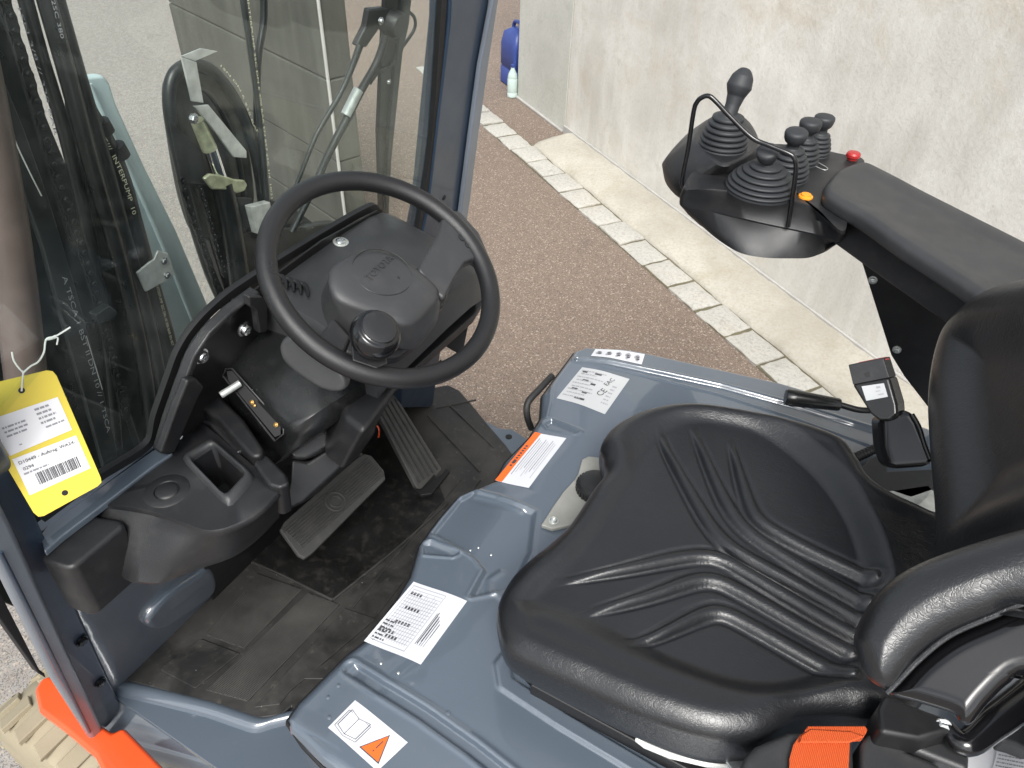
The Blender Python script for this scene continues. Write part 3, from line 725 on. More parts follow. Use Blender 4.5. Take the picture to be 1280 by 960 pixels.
# ---- cast plate with knob in front of the seat
hi = empty('seat_mount', on(720, 620, z=ZH), T)
pts = [(735, 574), (727, 578), (722, 596), (718, 603), (704, 618), (690, 638), (676, 660), (690, 665), (712, 660), (750, 655), (790, 620), (790, 580)]
prism('cast_plate', ons(pts, z=ZH + .002), (0, 0, .009), 'aluminium', hi, bevel=.0025)
bolt(on(692, 651, z=ZH + .0115), (0, 0, 1), .007, 'zinc', hi)
kc = on(744, 612, z=ZH + .011)
lathe('weight_dial', kc, (0, 0, 1), [(.034, 0), (.034, .012)] + [(.030, .020), (.018, .024), (.001, .024)], 'plastic', hi)
V, F, fm = merge([box_vf(kc + np.array([math.cos(a) * .0345, math.sin(a) * .0345, .007]), np.array([math.cos(a), math.sin(a), 0]) * .0012, np.array([-math.sin(a), math.cos(a), 0]) * .0018, np.array([0, 0, .006])) for a in np.linspace(0, 6.28, 30, endpoint=False)])
add('dial_ridges', V, F, 'plastic', hi, kind='stuff')['kind'] = 'stuff'

# ---- floor, mat
MATP = onz([(152, 850, .5), (205, 790, .5), (268, 716, .5), (300, 690, .5)])
FZ = .50
mo = [(150, 848), (205, 863), (250, 877), (290, 890), (318, 898), (352, 893), (364, 882)]
mo3 = list(ons(mo, z=FZ)) + [np.array([.42, -.36, FZ]), np.array([.42, -1.30, FZ])] + list(ons([(640, 566), (632, 555), (612, 532), (590, 505), (574, 487), (560, 480)], z=FZ)) + [np.array([1.06, -1.40, FZ]), np.array([1.075, -.315, FZ])]
FM = prism('floor_mat', np.array(mo3) - np.array([0, 0, .012]), (0, 0, .010), 'floormat', T, bevel=.004)
def pad(name, pts, h=.0016, mat='pad', bev=.0015):
    return prism(name, ons(pts, z=FZ - .004), (0, 0, h + .004), mat, FM, bevel=bev)
pad('tread_pad', [(258, 795), (322, 718), (378, 738), (306, 812)])
pad('tread_pad', [(200, 838), (252, 800), (300, 818), (245, 862)], mat='floormat')
pad('tread_pad', [(258, 864), (385, 742), (425, 757), (310, 878)], mat='pad')
pad('tread_pad', [(318, 886), (432, 762), (470, 775), (362, 866), (350, 882)], mat='floormat')
pad('tread_pad', [(378, 850), (478, 778), (520, 700), (500, 790), (410, 850)], mat='floormat')
for a, b_ in (((560, 505), (618, 560)), ((535, 520), (600, 590)), ((470, 770), (600, 600)), ((440, 760), (575, 600)), ((545, 510), (595, 500))):
    A, B = on(*a, z=FZ - .001), on(*b_, z=FZ - .001); tube('mat_rib', [A, B], .0028, 'floormat', FM, per=1, n=8)
# painted floor pan below the mat
prism('floor_plate', [(1.09, -.30, FZ - .03), (.35, -.30, FZ - .03), (.35, -1.36, FZ - .03), (1.09, -1.42, FZ - .03)], (0, 0, .014), 'paint', T, bevel=.002)
# left step: lip and rounded fall
lip = ons([(142, 862), (165, 866), (215, 878), (262, 890), (300, 903), (322, 909), (345, 903), (366, 898)], z=FZ - .008)
def sweep(name, base, offs, mat, parent, **k):
    # base: points along the lip; offs: (dy outward, dz) rings
    V = []; n = len(offs)
    b2 = catmull(base, 6)
    for p in b2:
        for (dy, dz) in offs: V.append(p + np.array([0, dy, dz]))
    F = [[i * n + j, (i + 1) * n + j, (i + 1) * n + j + 1, i * n + j + 1] for i in range(len(b2) - 1) for j in range(n - 1)]
    return add(name, V, F, mat, parent, kind='open', sharp=60, **k)
ST = sweep('step_panel', lip, [(-.030, -.02), (-.022, .004), (-.012, .010), (0, .008), (.008, -.002), (.012, -.018), (.020, -.05), (.06, -.075), (.075, -.09), (.078, -.12), (.08, -.30)], 'paint', T)
for (qx, qy, rr__) in ((310, 930, .012), (338, 948, .009), (300, 948, .006)):
    V, F = tube_vf(np.array([on(qx, qy, z=.43) + np.array([math.cos(a) * rr__ * (1 + .3 * math.sin(2 * a)), math.sin(a) * rr__, 0]) for a in np.linspace(0, 2 * math.pi, 24, endpoint=False)]), .0022, 8, True); add('step_emboss', V, F, 'paint', ST)
tube('step_tread_bead', ons([(215, 905), (260, 925), (300, 945), (330, 965)], z=.42), .004, 'paint', ST)
# right side flange with hole, and red underside
fl = ons([(604, 534), (640, 536), (672, 556), (668, 575), (648, 572), (636, 575), (628, 560)], z=.49)
FL = prism('side_flange', fl, (0, 0, -.02), 'paint', T, bevel=.004)
lathe('flange_hole', on(636, 546, z=.4905), (0, 0, 1), [(.0095, -.001), (.0095, .001), (.006, .0012), (.0001, .0012)], 'seal', FL, n=20)
prism('right_fender', ons([(586, 508), (600, 520), (640, 560), (630, 600), (560, 500)], z=.455), (0, 0, -.05), 'redorange', T, bevel=.006)
# handle loop on the right front corner
tube('grab_handle', [on(690, 470, z=.90), on(674, 487, z=.90), on(660, 503, z=.89), on(659, 520, z=.86), on(664, 535, z=.80)], .0075, 'rubber', T)

# ---- bulkhead in front of the feet and lower left inner wall
BPL = (np.array([1., 0, .27]), 1.185)
def bx(z): return 1.185 - .27 * z
bk = [np.array([bx(.49), -.262, .49]), np.array([bx(1.14), -.262, 1.14]), np.array([bx(1.14), -1.24, 1.14]), np.array([bx(.49), -1.40, .49])]
BH = prism('bulkhead', bk, (.02, 0, 0), 'paint', T, bevel=.002)
# the dark inner lining behind the pedals
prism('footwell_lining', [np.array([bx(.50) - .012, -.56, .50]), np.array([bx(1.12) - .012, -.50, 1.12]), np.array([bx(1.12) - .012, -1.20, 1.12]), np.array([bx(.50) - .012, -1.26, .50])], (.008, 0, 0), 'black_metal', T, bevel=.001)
for rp__ in (((286, 690), (350, 718), (416, 750)), ((416, 750), (500, 682), (560, 628))): tube('mat_rib', [on(a_, b__, z=FZ) for a_, b__ in rp__], .0035, 'floormat', FM, n=8)
prism('footwell_floor_lining', ons([(285, 690), (416, 750), (500, 682), (556, 625), (530, 560), (500, 500), (400, 500), (300, 620)], z=FZ + .0005), (0, 0, .002), 'wet', T, bevel=0)
# pressed bulge on the bulkhead
bo_ = ons([(178, 770), (205, 740), (240, 716), (258, 705), (266, 722), (262, 738), (235, 760), (200, 782), (182, 782)], pl=BPL)
pillow('bulkhead_bulge', bo_ + .014 * np.array([-1, 0, -.27]), bo_.mean(0) + .014 * np.array([-1, 0, -.27]), (-1, 0, -.27), .01, .012, None, 'paint', T, nt=14)
# bolted flange of the left pillar
# ---- windscreen pillars
WPL = (np.array([1., 0, .19]), 1.085); WN_ = np.array([1, 0, .19]) / math.hypot(1, .19)
LPL = (np.array([1., 0, .265]), 1.165)
lp = ons([(157, 893), (62, 682), (-22, 492), (-120, 300), (-160, 420), (-60, 540), (0, 662), (60, 790), (112, 905), (135, 912)], pl=LPL)
LP = prism('left_pillar', lp, (.045, 0, .012), 'pillar', T, bevel=.006)
lp2 = ons([(0, 645), (62, 780), (118, 900), (124, 921), (109, 924), (56, 842), (0, 731), (-80, 570), (-160, 420), (-60, 530)], pl=LPL)
prism('pillar_edge', lp2 - np.array([.002, 0, 0]), (-.022, .0, 0), 'pillarhighlight', LP, bevel=.008)
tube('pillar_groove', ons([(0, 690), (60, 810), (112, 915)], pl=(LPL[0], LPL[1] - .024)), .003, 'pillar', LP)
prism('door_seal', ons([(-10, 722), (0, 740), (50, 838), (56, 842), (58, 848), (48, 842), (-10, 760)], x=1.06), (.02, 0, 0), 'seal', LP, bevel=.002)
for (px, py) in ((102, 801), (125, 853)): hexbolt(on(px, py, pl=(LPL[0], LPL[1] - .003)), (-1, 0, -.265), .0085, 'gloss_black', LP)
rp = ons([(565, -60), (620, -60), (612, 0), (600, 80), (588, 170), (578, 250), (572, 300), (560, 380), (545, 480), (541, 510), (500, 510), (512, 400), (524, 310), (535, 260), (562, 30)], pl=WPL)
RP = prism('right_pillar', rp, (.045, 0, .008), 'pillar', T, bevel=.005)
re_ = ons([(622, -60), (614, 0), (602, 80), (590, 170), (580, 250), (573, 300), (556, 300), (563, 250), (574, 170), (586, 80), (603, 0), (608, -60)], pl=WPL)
prism('pillar_edge', ons([(626, -60), (616, 0), (604, 80), (592, 170), (582, 250), (575, 300), (566, 300), (572, 250), (582, 170), (594, 80), (609, 0), (614, -60)], pl=WPL) - WN_ * .001, -WN_ * .012, 'pillarhighlight', RP, bevel=.005)
lathe('plug', on(555, 247, pl=WPL) - WN_ * .0005, -WN_, [(.006, -.002), (.006, .001), (.004, .002), (.0001, .002)], 'seal', RP, n=16)
lathe('plug', on(550, 452, pl=WPL) - WN_ * .001, -WN_, [(.006, -.002), (.006, .001), (.004, .002), (.0001, .002)], 'seal', RP, n=16)

# ---- windscreen and its black border
gl_px = [(58, 652), (125, 603), (190, 560), (203, 520), (217, 480), (232, 440), (252, 410), (280, 382), (312, 358), (390, 308), (462, 266), (474, 268), (490, 285), (524, 305), (535, 250), (548, 160), (560, 0), (566, -80), (300, -110), (-60, -60), (-160, 150), (-60, 420), (0, 540)]
gp3 = ons(gl_px, pl=WPL) + WN_ * .010
WS = empty('windscreen', gp3.mean(0), T)
prism('glass_pane', gp3, WN_ * .005, 'glass', WS, bevel=0, smooth=False)
def band(name, line, w0, w1, pl, off, th, mat, parent, toward=None):
    L = ons(line, pl=pl); L = catmull(L, 5); n = pl[0] / np.linalg.norm(pl[0]); Tn = np.gradient(L, axis=0); Tn /= np.linalg.norm(Tn, axis=1)[:, None]; S_ = np.cross(Tn, n)
    A = L + S_ * w0; B = L + S_ * w1; m = len(L); o1 = n * off; o2 = n * (off + th)
    V = np.vstack([A + o1, B + o1, B + o2, A + o2]); F = []
    for i in range(m - 1):
        for j in range(4): a = j * m; b_ = ((j + 1) % 4) * m; F.append([a + i, a + i + 1, b_ + i + 1, b_ + i])
    F += [[0, m, 2 * m, 3 * m], [m - 1, 4 * m - 1, 3 * m - 1, 2 * m - 1]]
    return add(name, V, F, mat, parent, sharp=40)
band('seal', gl_px[:14], -.005, .010, WPL, .004, .010, 'seal', WS)
band('seal', [(524, 308), (535, 250), (548, 160), (560, 0), (566, -80)], -.004, .013, WPL, .004, .010, 'seal', WS)
# painted cowl ledges below the glass, left and right
CW = prism('cowl_ledge', ons([(50, 668), (60, 655), (190, 563), (206, 556), (216, 566), (196, 580), (75, 672), (55, 690)], z=1.140), (0, 0, -.012), 'paint', T, bevel=.003)
prism('cowl_ledge', ons([(470, 300), (500, 290), (524, 309), (545, 302), (548, 318), (532, 334), (500, 345), (470, 340)], z=1.145), (0, 0, -.03), 'paint', T, bevel=.003)

# ---------------------------------------------------------------- dashboard
D = empty('dashboard', (.80, -.75, 1.1), T)
# left console box with tray
zb = 1.135
top = [(75, 664), (150, 612), (205, 570), (240, 532), (262, 540), (300, 570), (346, 608), (352, 618), (338, 630), (300, 652), (282, 661), (262, 664), (240, 662), (145, 622), (135, 620), (92, 640)]
boxtop = ons([(112, 628), (132, 610), (200, 566), (244, 530), (262, 534), (300, 566), (347, 607), (343, 622), (318, 645), (286, 660), (262, 664), (238, 658), (190, 640), (146, 632)], z=zb)
pr_hole = ons([(237, 577), (267, 558), (310, 596), (283, 625)], z=zb)
def box_with_hole():
    ob = catmull(ons([(112, 690), (145, 640), (205, 590), (244, 560), (262, 560), (300, 590), (345, 640), (344, 652), (318, 678), (290, 697), (258, 708), (208, 727), (182, 728), (158, 722)], z=1.045), 3, True)
    o = catmull(boxtop, 3, True); m = len(o); h = pr_hole; c = h.mean(0)
    # ring of the hole resampled along directions to the outline points
    def on_quad(p):
        d = (p - c)[:2]; best = None
        for i in range(4):
            a = h[i][:2] - c[:2]; b_ = h[(i + 1) % 4][:2] - c[:2]; Mx = np.array([d, -(b_ - a)]).T
            try: s, t = np.linalg.solve(Mx, a)
            except Exception: continue
            if s > 0 and -1e-6 <= t <= 1 + 1e-6: best = s
        return c + np.array([d[0], d[1], 0]) * best
    hr = np.array([on_quad(p) for p in o]); V = []
    dz = lambda z: np.array([0, 0, z])
    shr = lambda P, s: c + (P - c) * np.array([s, s, 1])
    oc = o.mean(0); sh2 = lambda P, s: oc + (P - oc) * np.array([s, s, 1])
    rings = [shr(hr, .86) - dz(.075), shr(hr, .94) - dz(.0), hr + dz(.001), hr + dz(.005), shr(hr, 1.05) + dz(.003), shr(hr, 1.22) + dz(.001),  sh2(o, .975), sh2(o, .99) - dz(.002), o - dz(.009), o * .75 + ob * .25 + dz(.004), o * .25 + ob * .75, ob * 1.0, ob - dz(.01) + np.array([.01, 0, 0])]
    V = np.vstack(rings); F = []
    for j in range(len(rings) - 1):
        for i in range(m): F.append([j * m + i, j * m + (i + 1) % m, (j + 1) * m + (i + 1) % m, (j + 1) * m + i])
    F.append(list(range(m))); F.append(list(range((len(rings) - 1) * m, len(rings) * m)))
    return add('storage_tray', V, F, 'plastic', D, sharp=50)
TR = box_with_hole()
kc = on(209, 614, z=zb - .0003)
lathe('round_cover', kc, (0, 0, 1), [(.033, -.001), (.033, .0008), (.030, .0026), (.0185, .0026), (.0172, .0008), (.016, .0026), (.013, .0040), (.0001, .0044)], 'plastic', TR, n=48)
hq = catmull(pr_hole, 1, True); hcen = pr_hole.mean(0)
def hring(s, z):
    P = hcen + (pr_hole - hcen) * np.array([s, s, 1]); out = []
    for i in range(4):
        a, b, c_ = P[i - 1], P[i], P[(i + 1) % 4]
        for t in (0, .5, 1): out.append((b + (a - b) * .14) * (1 - t) ** 2 + b * 2 * t * (1 - t) + (b + (c_ - b) * .14) * t * t)
    return np.array(out) + np.array([0, 0, z])
loft('tray_bezel', [hring(.93, -.04), hring(.96, .004), hring(.99, .0095), hring(1.06, .0115), hring(1.17, .0105), hring(1.27, .006), hring(1.33, .0)], 'plastic_grey', TR, caps=False, sharp=50)
# rounded end block of the console
eb = ons([(51, 694), (60, 682), (92, 640), (145, 628), (158, 655), (162, 668), (110, 704), (92, 712), (60, 708)], z=1.13)
def cprism(name, P, h, mat, parent, rr=.008, taper=1., **k):
    P = np.asarray(P, float); return prism(name, P, (0, 0, -h), mat, parent, bevel=rr, seg=5, **k)
prism('end_block', ons([(50, 696), (58, 682), (98, 640), (150, 649), (156, 656), (92, 709), (80, 710), (56, 702)], z=1.128), (.006, 0, -.118), 'plastic', D, bevel=.011, seg=5)
bolt(on(85, 650, z=1.132), (-.2, 0, 1), .008, 'bolt', D)
bolt(on(57, 672, z=1.128), (-.4, .2, 1), .006, 'bolt', D)
bolt(on(222, 545, z=1.14), (-.6, 0, 1), .006, 'bolt', D)

# curved black frame left of the column, following the glass edge
DP = (WPL[0], WPL[1] - .004)
arc_out = [(189, 560), (203, 519), (217, 479), (232, 440), (252, 411), (280, 384), (313, 361)]
arc_in = [(330, 372), (333, 404), (303, 372), (278, 392), (255, 420), (240, 450), (236, 470), (245, 478), (240, 500), (207, 558)]
prism('curved_frame', ons([(189, 560), (201, 519), (215, 479), (230, 439), (250, 409), (278, 382), (312, 357), (316, 366), (300, 371), (274, 392), (249, 418), (231, 455), (219, 498), (203, 562)], pl=DP) , -WN_ * .020, 'plastic', D, bevel=.004)
prism('frame_rib', ons([(226, 470), (238, 468), (247, 478), (240, 492), (210, 561), (192, 561), (212, 505)], pl=(WPL[0], WPL[1] - .022)), -WN_ * .014, 'plastic', D, bevel=.004)
prism('frame_rib', ons([(303, 366), (320, 366), (326, 380), (326, 410), (316, 412), (312, 384), (303, 378)], pl=(WPL[0], WPL[1] - .022)), -WN_ * .014, 'plastic', D, bevel=.003)
prism('back_panel', ons([(218, 480), (240, 436), (262, 404), (312, 364), (400, 300), (470, 262), (530, 330), (520, 420), (420, 560), (300, 600), (215, 580), (205, 560)], pl=DP), -WN_ * .004, 'black_metal', D, bevel=.001)
for (px, py) in ((251, 445), (305, 411)): bolt(on(px, py, pl=(WPL[0], WPL[1] - .017)), -WN_, .0105, 'bolt', D)

# hump over the instruments (top of the dash)
def hump():
    ys = np.array([-.700, -.708, -.73, -.80, -.90, -.975, -1.015, -1.045, -1.066, -1.078, -1.080, -1.078]); zt = np.array([1.300, 1.312, 1.318, 1.322, 1.327, 1.326, 1.318, 1.298, 1.262, 1.215, 1.16, 1.11]); rings = []
    for y, z in zip(ys, zt):
        k = sstep(np.array([-y]), 1.02, 1.09)[0]
        x0 = 1.085 - .19 * z - .004; L_ = .22 - .05 * k
        rings.append(np.array([[x0, y, z - .08], [x0, y, z - .006], [x0 - .004, y, z], [x0 - .012, y, z + .001], [x0 - .10 * 1, y, z - .018], [x0 - L_ + .02, y, z - .045], [x0 - L_, y, z - .055], [x0 - L_ - .003, y, z - .07], [x0 - L_, y, z - .12]]))
    return loft('instrument_hood', rings, 'plastic_grey', D, sharp=40)
IH = hump()
HPL = plane((.82, -.8, 1.3245), (-.24, 0, 1))
c_ = on(426, 303, pl=(HPL[0], HPL[1] + .002))
lathe('cap_screw', c_, (-.18, 0, 1), [(.0135, -.002), (.0135, .0015), (.011, .003), (.0085, .0025)], 'zincdull', IH, n=32)
lathe('cap_screw_head', c_ + np.array([0, 0, .002]), (-.18, 0, 1), [(.0085, 0), (.0085, .002), (.006, .004), (.0001, .0045)], 'bolt', IH, n=24)
# crescent vent slots
for i in range(4):
    cx, cy = 348 + 9 * i, 349 + 3.2 * i
    path = [on(cx + dx, cy + dy, pl=(HPL[0], HPL[1] + .0012)) for dx, dy in ((-4, 2), (-1, -4 + .0), (5, -3), (9, 4), (10, 12))]
    tube('vent_slot', path, [.0016, .0036, .0044, .0036, .0014], 'seal', IH, per=5, n=8)

# lower dash shelf right of the column with cup ring and buttons
sh = ons([(505, 330), (560, 322), (592, 336), (605, 352), (606, 376), (596, 392), (475, 500), (440, 470), (430, 430)], z=1.150)
DS = prism('dash_shelf', sh, (.012, 0, -.03), 'plastic', D, bevel=.005)
prism('panel_strip', ons([(544, 392), (556, 378), (564, 386), (520, 430), (506, 424)], z=1.152), (0, 0, .004), 'plastic_smooth', DS, bevel=.001)
for (px, py) in ((546, 400), (537, 413), (553, 392)):
    prism('button', ons([(px - 3.5, py - 2), (px + 1, py - 4), (px + 4, py + 1), (px - 1, py + 4)], z=1.153), (0, 0, .006), 'white', DS, bevel=.0008)
cc = on(574, 352, z=1.165)
lathe('cup_holder', cc, (0, 0, 1), [(.0305, -.05), (.0325, -.01), (.0315, 0), (.0285, .001), (.0262, -.003), (.0245, -.02), (.022, -.055), (.0001, -.055)], 'plastic', DS, n=40)
lathe('cup_holder_bottom', cc - np.array([0, 0, .05]), (0, 0, 1), [(.022, 0), (.0001, .001)], 'seal', DS, n=24)

# column: big barrel cover, slot, lower boot and oval plate
YL = -.600
def at_y(pts, y): return ons(pts, y=y)
# barrel shaped cover: profile rings from the slotted left end towards the column
def cover():
    rings = []
    fr = [((276, 474), 1.185), ((277, 468), 1.197), ((284, 452), 1.210), ((318, 420), 1.235), ((352, 396), 1.250), ((400, 352), 1.262)]
    re = [((356, 543), 1.155), ((361, 541), 1.170), ((372, 533), 1.185), ((402, 512), 1.205), ((440, 488), 1.215), ((490, 450), 1.220)]
    for k, (f, r) in enumerate(zip(fr, re)):
        a = on(*f[0], z=f[1]); b = on(*r[0], z=r[1]); L = b - a; up = np.array([0, 0, 1.]); s = [.86, .96, 1, 1, 1, 1][k]; m_ = (a + b) / 2; a = m_ + (a - m_) * s; b = m_ + (b - m_) * s; L = b - a; ring = []
        for t in np.linspace(0, 1, 15): ring.append(a + L * t + up * .010 * (math.sin(math.pi * min(1, max(0, t))) ** .8) * (1 if k > 0 else .6))
        ring += [b + np.array([.0, 0, -.04]), b + np.array([.05, 0, -.10]), a + np.array([-.0, 0, -.14]), a + np.array([0, 0, -.04])]
        rings.append(np.array(ring))
    return loft('column_cover', rings, 'plastic_smooth', T, sharp=60)
CV = cover()
SPL = plane((on(282, 470, z=1.20) + on(358, 540, z=1.17)) / 2, (-.15, .8, .65))
sl = ons([(286, 464), (293, 464), (353, 531), (353, 543), (346, 546), (288, 476)], pl=SPL)
prism('cover_slot', sl + SPL[0] * .004, SPL[0] * .0015, 'seal', CV, bevel=0)
tube('slot_rim', ons([(282, 470), (285, 461), (293, 461), (357, 532), (357, 542), (346, 551)], pl=SPL) + SPL[0] * .006, .0018, 'plastic', CV, per=1, smoothpath=False, n=8, closed=True)
rd = [on(276, 494, pl=(SPL[0], SPL[1] + .03)), on(300, 479, pl=(SPL[0], SPL[1] + .012))]
tube('tilt_rod', rd, .0056, 'zincdull', CV, per=1, n=16)
for (px, py, r) in ((315, 503, .0032), (318, 507, .002), (345, 531, .003)): bolt(on(px, py, pl=(SPL[0], SPL[1] + .008)), SPL[0], r, 'brass', CV)
# grip shaped lever beside the slot
GR = prism('tilt_lever', ons([(240, 500), (243, 490), (258, 488), (275, 494), (305, 524), (329, 560), (328, 569), (316, 572), (300, 556), (272, 524), (252, 510)], z=1.165), (0.01, -.01, -.045), 'plastic', T, bevel=.009, seg=5)
prism('lever_skirt', ons([(316, 578), (322, 570), (333, 567), (358, 592), (362, 604), (350, 610), (336, 606)], z=1.15), (.02, -.01, -.085), 'plastic', T, bevel=.006, seg=4)
prism('lever_base', ons([(228, 480), (244, 474), (268, 484), (300, 520), (320, 556), (296, 566), (262, 530), (236, 522)], z=1.135), (0, 0, -.05), 'plastic', D, bevel=.004)
# lower column boot, tapering down and forward from the cover
def toward(P, d): return np.array([p + (p - EYEP) / np.linalg.norm(p - EYEP) * d for p in P])
bt = ons([(364, 574), (384, 578), (409, 562), (441, 532), (450, 512), (458, 516), (455, 548), (434, 578), (408, 602), (380, 628), (362, 637), (356, 630), (362, 600)], pl=plane((.70, -.66, 1.08), (-.75, .35, .55)))
prism('column_boot', bt, np.array([.05, -.085, -.082]), 'plastic', T, bevel=.008, seg=4)
prism('column_shroud', ons([(350, 548), (330, 520), (340, 470), (420, 420), (470, 420), (520, 440), (476, 488), (455, 512), (444, 530), (410, 562), (384, 576), (364, 576)], pl=plane((.70, -.68, 1.10), (-.6, .35, .72))), np.array([.06, -.09, -.085]), 'plastic_smooth', T, bevel=.010, seg=4)
lathe('boot_screw', on(392, 537, pl=plane((.70, -.66, 1.08), (-.75, .35, .55))), (-.75, .35, .55), [(.008, -.004), (.007, .001), (.003, .002), (.0001, .002)], 'gloss_black', T, n=20, sx=.5)
OVC = at_y([(353, 432), (356, 422), (366, 421), (384, 434), (408, 455), (426, 476), (429, 488), (420, 491), (402, 484), (376, 464), (360, 448)], -.60)
OVC = OVC + np.array([-.10, .04, .10]) * .0
OV = pillow('oval_plate', OVC, OVC.mean(0), (-.35, 1, .35), .014, .006, None, 'plastic_grey', T, nt=14)
prism('column_neck', ons([(364, 392), (370, 375), (410, 353), (450, 345), (480, 400), (440, 425), (400, 415)], z=1.275), (.03, 0, -.07), 'plastic', T, bevel=.003)
prism('steering_column', ons([(420, 455), (475, 440), (500, 480), (455, 540), (430, 520)], z=1.19), (.06, 0, -.12), 'plastic', T, bevel=.01, seg=4)

# ---------------------------------------------------------------- steering wheel
SWC = np.array([.616, -.752, 1.391]); tt, uu_ = .552, .074
wn = np.array([-math.sin(tt), math.sin(uu_), math.cos(tt)]); wn /= np.linalg.norm(wn)
SW = empty('steering_wheel', SWC, T)
wu = np.cross([0, 1., 0], wn); wu /= np.linalg.norm(wu); wv = np.cross(wn, wu)
RR_ = .1700
rim_p = np.array([SWC + RR_ * (wu * math.cos(a) + wv * math.sin(a)) for a in np.linspace(0, 2 * math.pi, 120, endpoint=False)])
V, F = tube_vf(rim_p, [.0148 + .0012 * (0 if (i % 120) else 0) for i in range(120)], 20, True)
add('rim', V, F, 'rim', SW)
WHP = (wn, float(wn @ SWC))
def wh(pts, h=0.): return ons(pts, pl=(wn, WHP[1] + h))
# hub pad
face = wh([(412, 352), (416, 334), (436, 320), (463, 312), (492, 318), (522, 336), (546, 358), (549, 368), (545, 379), (514, 408), (478, 398), (440, 384), (420, 372)], .012)
side = lambda s, h: SWC + 0
fc = catmull(face, 3, True); c = fc.mean(0)
def scl(P, s, h): return c + (P - c) * s + wn * h
bot = catmull(wh([(413, 380), (410, 350), (436, 318), (463, 312), (492, 318), (522, 336), (549, 362), (551, 380), (543, 408), (516, 432), (484, 428), (446, 412), (424, 398)], -.02), 3, True)
HB = loft('hub', [scl(fc, .02, .008), scl(fc, .3, .0078), scl(fc, .6, .0066), scl(fc, .8, .0048), scl(fc, .93, .0022), scl(fc, .99, -.001), scl(fc, 1.01, -.005), (scl(fc, 1.02, 0) * .5 + bot * .5), bot, bot - wn * .035], 'plastic_grey', SW, sharp=70)
ec = on(476, 343, pl=(wn, WHP[1] + .012 + .0080)); nE, nw = 60, wn
def domeh(P):
    d = np.linalg.norm((P - c) - np.outer((P - c) @ wn, wn), axis=1) / .055; return .0083 - .0040 * np.clip(d, 0, 1) ** 2
el_px = [(476 + 37 * math.cos(a) * 1.0 + 0 * math.sin(a), 343 + 29 * math.sin(a) + 6 * math.cos(a)) for a in np.linspace(0, 2 * math.pi, 60, endpoint=False)]
E_ = wh(el_px, .012); E_ = E_ + wn * domeh(E_)[:, None]
V, F = tube_vf(E_, .0008, 6, True); add('emblem_ring', V, F, 'plastic', HB)
def emboss(s, center_px, dir_px, h, parent, mat, extr=.0016, base=.012, nm='lettering'):
    o = on(*center_px, pl=(wn, WHP[1] + base)); e = on(*dir_px, pl=(wn, WHP[1] + base)); u = (e - o) / np.linalg.norm(e - o); w = np.cross(wn, u)
    TV, TF = text_vf(s); P = o + TV[:, :1] * h * u + TV[:, 1:] * h * w; P = P + wn * domeh(P)[:, None]
    k = len(P); V = np.vstack([P + wn * extr, P - wn * .002]); F = [f for f in TF]
    from collections import Counter
    ec_ = Counter(); 
    for f in TF:
        for i in range(len(f)): ec_[(f[i], f[(i + 1) % len(f)])] += 1
    for (a, b_) in ec_:
        if (b_, a) not in ec_: F.append([a, a + k, b_ + k, b_])
    return add(nm, V, F, mat, parent, kind='open', smooth=False)
emboss('TOYOTA', (473, 338), (490, 322), .0150, HB, 'plastic_grey')
emboss('//', (496, 351), (506, 344), .0060, HB, 'plastic_grey')
# gap line of the lower hub, spokes
sp = wh([(522, 336), (546, 296), (556, 262), (575, 262), (600, 290), (614, 322), (604, 332), (594, 323), (582, 328), (570, 346), (556, 374), (540, 362)], .006)
prism('spoke', sp, -wn * .022, 'plastic_grey', SW, bevel=.006, seg=4)
prism('spoke', wh([(520, 345), (535, 328), (562, 362), (556, 382), (546, 390)], -.012), -wn * .03, 'plastic_smooth', SW, bevel=.004)
prism('spoke', wh([(440, 400), (480, 410), (520, 432), (500, 448), (470, 452), (430, 440)], -.030), -wn * .02, 'plastic', SW, bevel=.006)
prism('spoke', wh([(418, 395), (440, 420), (430, 444), (404, 432), (398, 420), (408, 408)], -.022), -wn * .015, 'plastic', SW, bevel=.006)
for (px, py) in ((578, 297), (586, 306)): lathe('spoke_switch', on(px, py, pl=(wn, WHP[1] + .0062)), wn, [(.007, -.001), (.0065, .0015), (.004, .002), (.0001, .002)], 'plastic', SW, n=20)
# spinner knob
KS = 1.16
kc = on(458, 436, pl=WHP) 
KB = lathe('spinner_knob', kc, wn, [(KS * r__, h__) for r__, h__ in [(.011, -.01), (.013, .012), (.015, .016), (.024, .021), (.0285, .030), (.0300, .040), (.0290, .048), (.0255, .055), (.0235, .0575), (.0220, .0572), (.0205, .0590), (.018, .0602), (.009, .0612), (.0001, .0614)]], 'gloss_black', SW, n=48, sharp=75)
lathe('knob_cap', kc + wn * .0575, wn, [(KS * r__, h__) for r__, h__ in [(.0205, 0), (.0200, .0032), (.016, .0046), (.008, .0052), (.0001, .0053)]], 'plastic', KB, n=40)
prism('knob_bracket', wh([(438, 425), (478, 432), (484, 456), (470, 462), (440, 452)], .012), wn * .004, 'plastic', KB, bevel=.002)

